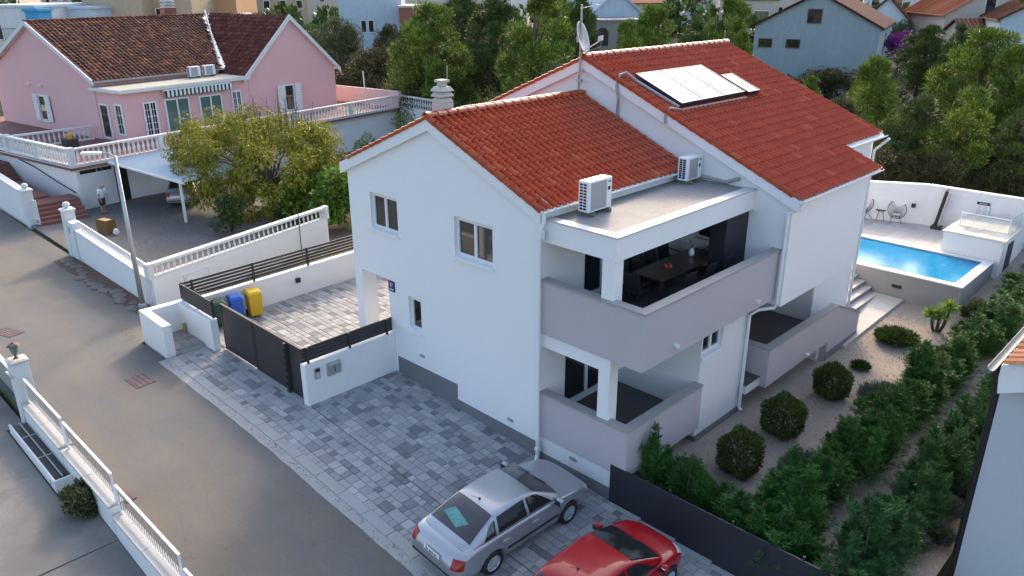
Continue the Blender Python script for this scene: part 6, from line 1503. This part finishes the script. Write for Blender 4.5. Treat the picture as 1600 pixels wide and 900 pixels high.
p_, d_ = clump_cloud(rg.normal(size=(16,3))*.55+np.array([0,0,1.5]), np.full(16,.45), 90, 8, .1, .9, .4); link('foliage', leaves_mesh('foliage', p_, d_, .22, .17, M['boug'], 2), t)
# a few weeds and fallen leaves
st_ = MB()
for k in range(900):
    x = RNG.uniform(-16, 3); y = RNG.choice([-4.98, -9.0, -5.05])+RNG.normal()*.10
    s_ = RNG.uniform(.012, .03); a = RNG.uniform(0, 6.28); z = gz(x)+.012; ca, sa = math.cos(a)*s_, math.sin(a)*s_
    st_.add([(x+ca,y+sa,z),(x-sa*.6,y+ca*.6,z+.01),(x-ca,y-sa,z),(x+sa*.6,y-ca*.6,z+.008)], [(0,1,2,3)])
M['litter'] = pieces('dry_leaves', [(0,(.10,.06,.025)),(.6,(.22,.13,.05)),(1,(.30,.22,.10))], .9, .2, 30, 0)
solo('leaf_litter', st_, M['litter'], 'dry leaf litter gathered along the kerb and the railing wall', 'leaf litter', kind='stuff')

# ------------------------------------------------------------------ the town behind
def wallmat(name, col): 
    k = 'bg_'+name
    if k not in M: M[k] = mk(k, col, .9, .08, .3, .08, 3, streak=.15, pos=True)
    return M[k]
def house_bg(label, u, veave, wpx, depth, h, dep, yaw, roof, rh, wm_, rm, wins, name='far_house', group=None, over=.35, zsink=2.5, side_wins=(), frame=None):
    c_ = PD(u, veave, depth); wd = wpx*depth/FPX; f = Vector((-CAM_F.x, -CAM_F.y, 0)).normalized()
    n_ = Matrix.Rotation(R(yaw), 3, 'Z') @ f; U = Vector((-n_.y, n_.x, 0)); z1 = c_.z; z0 = z1-h; O = Vector((c_.x, c_.y, 0))
    t = thing(name, (c_.x, c_.y, z0), label, 'house', group); B_ = -n_
    q = lambda a, b, z: O+U*a+B_*b+EZ*z
    if roof == 'front': part('wall', MB().prism([q(-wd/2,0,z0-zsink),q(wd/2,0,z0-zsink),q(wd/2,0,z1),q(0,0,z1+rh),q(-wd/2,0,z1)], B_*dep), wm_, t)
    else: part('wall', MB().obox(O,U,B_,EZ,-wd/2,wd/2,0,dep,z0-zsink,z1), wm_, t)
    if roof == 'front':
        s_ = rh/(wd/2); mb = MB()
        for sg in (-1, 1): mb.prism([q(0,-over,z1+rh+.12),q(sg*(wd/2+over),-over,z1-s_*over+.12),q(sg*(wd/2+over),-over,z1-s_*over),q(0,-over,z1+rh)], B_*(dep+2*over))
        part('roof', mb, rm, t); rws = MB()
        if depth < 110:
            for sg in (-1, 1):
                nn = int(dep/.35)
                for k in range(nn):
                    a = q(0, -over+k*(dep+2*over)/nn, z1+rh+.16); b_ = q(sg*(wd/2+over), -over+k*(dep+2*over)/nn, z1-s_*over+.16); rws.tube([a, b_], .07, 4, 0, False)
            part('roof_tiles', rws, rm, t)['kind'] = 'stuff'
    elif roof == 'side':
        s_ = rh/(dep/2); mb = MB()
        for (b0, b1, za, zb_) in ((-over, dep/2, z1-s_*over, z1+rh), (dep/2, dep+over, z1+rh, z1-s_*over)):
            mb.prism([q(-wd/2-over,b0,za+.12),q(-wd/2-over,b1,zb_+.12),q(-wd/2-over,b1,zb_),q(-wd/2-over,b0,za)], U*(wd+2*over))
        part('roof', mb, rm, t)
        part('gable', MB().prism([q(-wd/2,.01,z1),q(-wd/2,dep-.01,z1),q(-wd/2,dep/2,z1+rh-.02)], U*wd), wm_, t)
        if depth < 110:
            rws = MB(); nn = int(wd/.35)
            for k in range(nn): rws.tube([q(-wd/2-over+(k+.5)*(wd+2*over)/nn,-over,z1-s_*over+.16), q(-wd/2-over+(k+.5)*(wd+2*over)/nn,dep/2,z1+rh+.16)], .08, 4, 0, False)
            part('roof_tiles', rws, rm, t)['kind'] = 'stuff'
    elif roof == 'hip':
        mb = MB(); o_ = over; mb.add([q(-wd/2-o_,-o_,z1),q(wd/2+o_,-o_,z1),q(wd/2+o_,dep+o_,z1),q(-wd/2-o_,dep+o_,z1),q(-wd/2+dep/2,dep/2,z1+rh),q(wd/2-dep/2,dep/2,z1+rh)] if wd > dep else [q(-wd/2-o_,-o_,z1),q(wd/2+o_,-o_,z1),q(wd/2+o_,dep+o_,z1),q(-wd/2-o_,dep+o_,z1),q(-.1,dep/2,z1+rh),q(.1,dep/2,z1+rh)], [(0,3,2,1),(0,1,5,4),(1,2,5),(2,3,4,5),(3,0,4)]); part('roof', mb, rm, t)
    else: part('roof', MB().obox(O,U,B_,EZ,-wd/2-.15,wd/2+.15,-.15,dep+.15,z1,z1+.25), rm, t)
    for (fx, fz, ww, wh) in wins: window_bg(t, O-EZ*0, U, n_, (fx-.5)*wd, z0+fz*h, ww, wh, frame)
    for (fb, fz, ww, wh, sg) in side_wins: window_bg(t, q(sg*wd/2, fb*dep, 0), B_ if sg > 0 else B_, U*sg, 0, z0+fz*h, ww, wh)
    return t
def window_bg(t, O, U, n_, a, z, ww, wh, frame=None):
    mb = MB(); f = .08
    mb.obox(O,U,EZ,n_,a-ww/2-f,a+ww/2+f,z-f,z,0.004,.07).obox(O,U,EZ,n_,a-ww/2-f,a+ww/2+f,z+wh,z+wh+f,.004,.07).obox(O,U,EZ,n_,a-ww/2-f,a-ww/2,z,z+wh,.004,.07).obox(O,U,EZ,n_,a+ww/2,a+ww/2+f,z,z+wh,.004,.07)
    w_ = part('window', mb, frame or M['pvc'], t); part('pane', MB().obox(O,U,EZ,n_,a-ww/2,a+ww/2,z,z+wh,.004,.03), M['glass'], w_)
wg = wallmat('greyblue', (.30,.36,.38)); ww_ = wallmat('white', (.62,.63,.63)); wt = wallmat('tan', (.46,.36,.24)); wb_ = wallmat('paleblue', (.48,.56,.62)); wc = wallmat('cream', (.55,.48,.40)); wo = wallmat('orange', (.52,.30,.15)); wy = wallmat('yellow', (.55,.52,.32)); wk = wallmat('stone', (.28,.26,.24)); wbr = wallmat('brickwall', (.30,.13,.09))
DR, OR, RT_ = M['dkredtile'], M['orangetile'], M['tile_edge']
t = house_bg('large unplastered grey blue house with a gable and three small windows', 1275, 42, 186, 72, 6.2, 14, -28, 'front', 2.9, wg, DR, [(.48,1.06,1.1,1.1),(.10,.70,1.1,.65),(.33,.70,1.1,.65)], frame=M['bark'])
house_bg('pale blue white house with a dormer behind the grey gable', 1385, 30, 60, 88, 6, 9, -25, 'front', 2.2, wb_, DR, [(.5,.65,.9,1.5)])
house_bg('small white house with a bright orange tiled roof in the town', 1434, 30, 34, 110, 4.2, 6, -10, 'side', 1.6, ww_, OR, [(.25,.55,.9,.9),(.75,.2,.9,.9)])
house_bg('tan gabled house with a dark attic opening at the upper right', 1545, 22, 128, 84, 6.5, 12, -6, 'front', 2.6, wc, OR, [(.5,1.02,1.0,1.6)])
house_bg('dark tiled lean to roof below the tan gabled house', 1535, 52, 50, 80, 3.0, 5, -6, 'side', 1.2, wc, DR, [])
house_bg('pale blue white wall with a sloping roof at the right edge', 1604, 30, 70, 74, 5.5, 9, -20, 'front', 1.2, wb_, DR, [])
house_bg('pale blue building with two small windows behind the oaks', 577, -8, 98, 100, 9, 9, 4, 'flat', 0, wb_, ww_, [(.38,.50,.6,1.4),(.5,.50,.6,1.4)])
house_bg('low red brick building beside the pale blue building', 645, 12, 44, 98, 4, 8, 4, 'flat', 0, wbr, wc, [(.6,.2,1.2,1.6)])
house_bg('pale blue gabled hall behind the dish', 962, 26, 100, 98, 4.2, 16, 22, 'front', 3.0, wb_, wb_, [])
t = house_bg('low stone building with an arch and a red door before the blue hall', 945, 34, 120, 92, 2.9, 6, 8, 'flat', 0, wk, wk, [])
for nm_, a, b_, m_ in (('arch_opening',-.9,.5,M['black']),('red_door',1.6,3.0,wbr),('dark_door',3.4,4.1,M['black'])):
    c_ = PD(945,34,92); f = Matrix.Rotation(R(8), 3, 'Z') @ Vector((-CAM_F.x,-CAM_F.y,0)).normalized(); U = Vector((-f.y,f.x,0)); O = Vector((c_.x,c_.y,0)); z = c_.z-2.9
    mb = MB().obox(O,U,EZ,f,a,b_,z+.2,z+2.0,.01,.06)
    if nm_ == 'arch_opening': mb = MB().prism([O+f*.01+U*(-.2+.7*math.cos(q_))+EZ*(z+1.55+.7*math.sin(q_)) for q_ in np.linspace(0, math.pi, 12)]+[O+f*.01+U*-.9+EZ*(z+.2), O+f*.01+U*.5+EZ*(z+.2)], f*.05)
    part(nm_, mb, m_, t)
house_bg('house with bright orange roof beyond the pale blue hall', 1010, 4, 90, 125, 5, 9, 15, 'side', 2, wy, OR, [(.7,.5,1,1.2)])
house_bg('cream house with several windows behind the tall pine', 1172, -2, 90, 104, 7.5, 10, -8, 'side', 2, wc, DR, [(.12,.6,1.0,1.4),(.36,.6,.9,1.3),(.72,.62,1.9,1.3),(.9,.3,1,1.2)])
house_bg('tan rendered house with a brown downpipe behind the pink roof', 170, -22, 96, 84, 8, 10, -4, 'flat', 0, wt, wo, [])
t = house_bg('ochre house with arched white windows behind the old tiled roof', 246, -24, 100, 86, 8, 10, -4, 'flat', 0, wt, wo, [(.55,.50,1.9,1.5),(.22,.46,1.0,1.2)])
house_bg('orange house with a long white pergola behind the pink chimney', 322, -8, 90, 92, 6, 8, 0, 'flat', 0, wo, ww_, [(.3,.3,1,1.4),(.6,.3,1,1.4)])
t = house_bg('white house with terrace awning at the upper left corner', 10, 12, 96, 78, 6, 9, -8, 'flat', 0, ww_, wb_, [(.2,.5,1.6,1.4)])
house_bg('pale stepped side building beside the white corner house', 100, 14, 90, 82, 4, 6, -8, 'flat', 0, wb_, wb_, [])
wblue = wallmat('bluepanel', (.05,.30,.55)); house_bg('small bright blue shed panel beside the white corner house', 48, 18, 22, 77, 2.2, 2, -8, 'flat', 0, wblue, wblue, [])
t = thing('iron_railing', PD(20,62,72), 'thin black iron railing below the white corner house', 'railing'); O = PD(-8,66,72); U = (PD(52,64,72)-O).normalized()
part('wall', MB().obox(O,U,Vector((-U.y,U.x,0)),EZ,0,3.6,-.1,.1,-4,-.02), wc, t); part('rail', MB().obox(O,U,Vector((-U.y,U.x,0)),EZ,0,3.6,-.02,.02,1.1,1.15), M['black'], t)
for k in range(19): part('bar', MB().obox(O,U,Vector((-U.y,U.x,0)),EZ,.1+.19*k,.125+.19*k,-.01,.01,-.02,1.1), M['black'], t)
# the rest of the town, street by street
rl = random.Random(11); cols = [ww_, wc, wb_, wy, wt, ww_, wc]; rfs = [DR, OR, OR, M['tile_edge']]
k = 0
for dp in (118, 138, 160, 190, 225, 265, 310, 365, 430):
    for u in range(-40, 1660, int(22000/dp)):
        if rl.random() < .22: continue
        uu = u+rl.uniform(-25, 25); q = PD(uu, 0, dp); zg = ground_at(q.x, q.y); h = rl.choice((3.2, 5.8, 6.2, 8.5)) if dp < 250 else rl.choice((6, 9, 12, 18)); wd_ = rl.uniform(8, 14)
        if dp > 250 and h > 10: wd_ *= 1.5
        ze = zg+h; d_ = Vector((q.x,q.y,ze))-CAM_C; v = 450-FPX*d_.dot(CAM_U)/d_.dot(CAM_F); u2 = 800+FPX*d_.dot(CAM_R)/d_.dot(CAM_F); d3 = d_.dot(CAM_F)
        fl = int(h//2.8); wn = [((i+.5)/4, (j+.3)/max(1, fl), 1.0, 1.25) for i in range(4) for j in range(fl) if rl.random() < .75]
        if v < -25 and False: continue
        kind_ = 'flat' if h > 10 else rl.choice(('side','front','hip','side'))
        house_bg('distant town house far behind the trees' if h <= 10 else 'distant apartment block far behind the trees', u2, v, wd_*FPX/d3, d3, h, rl.uniform(7, 10), rl.uniform(-30, 30), kind_, rl.uniform(1.6, 2.4), rl.choice(cols), rl.choice(rfs) if h <= 10 else ww_, wn[:14], 'town_house' if h <= 10 else 'apartment_block', 'distant houses of the town' if h <= 10 else 'distant apartment blocks'); k += 1
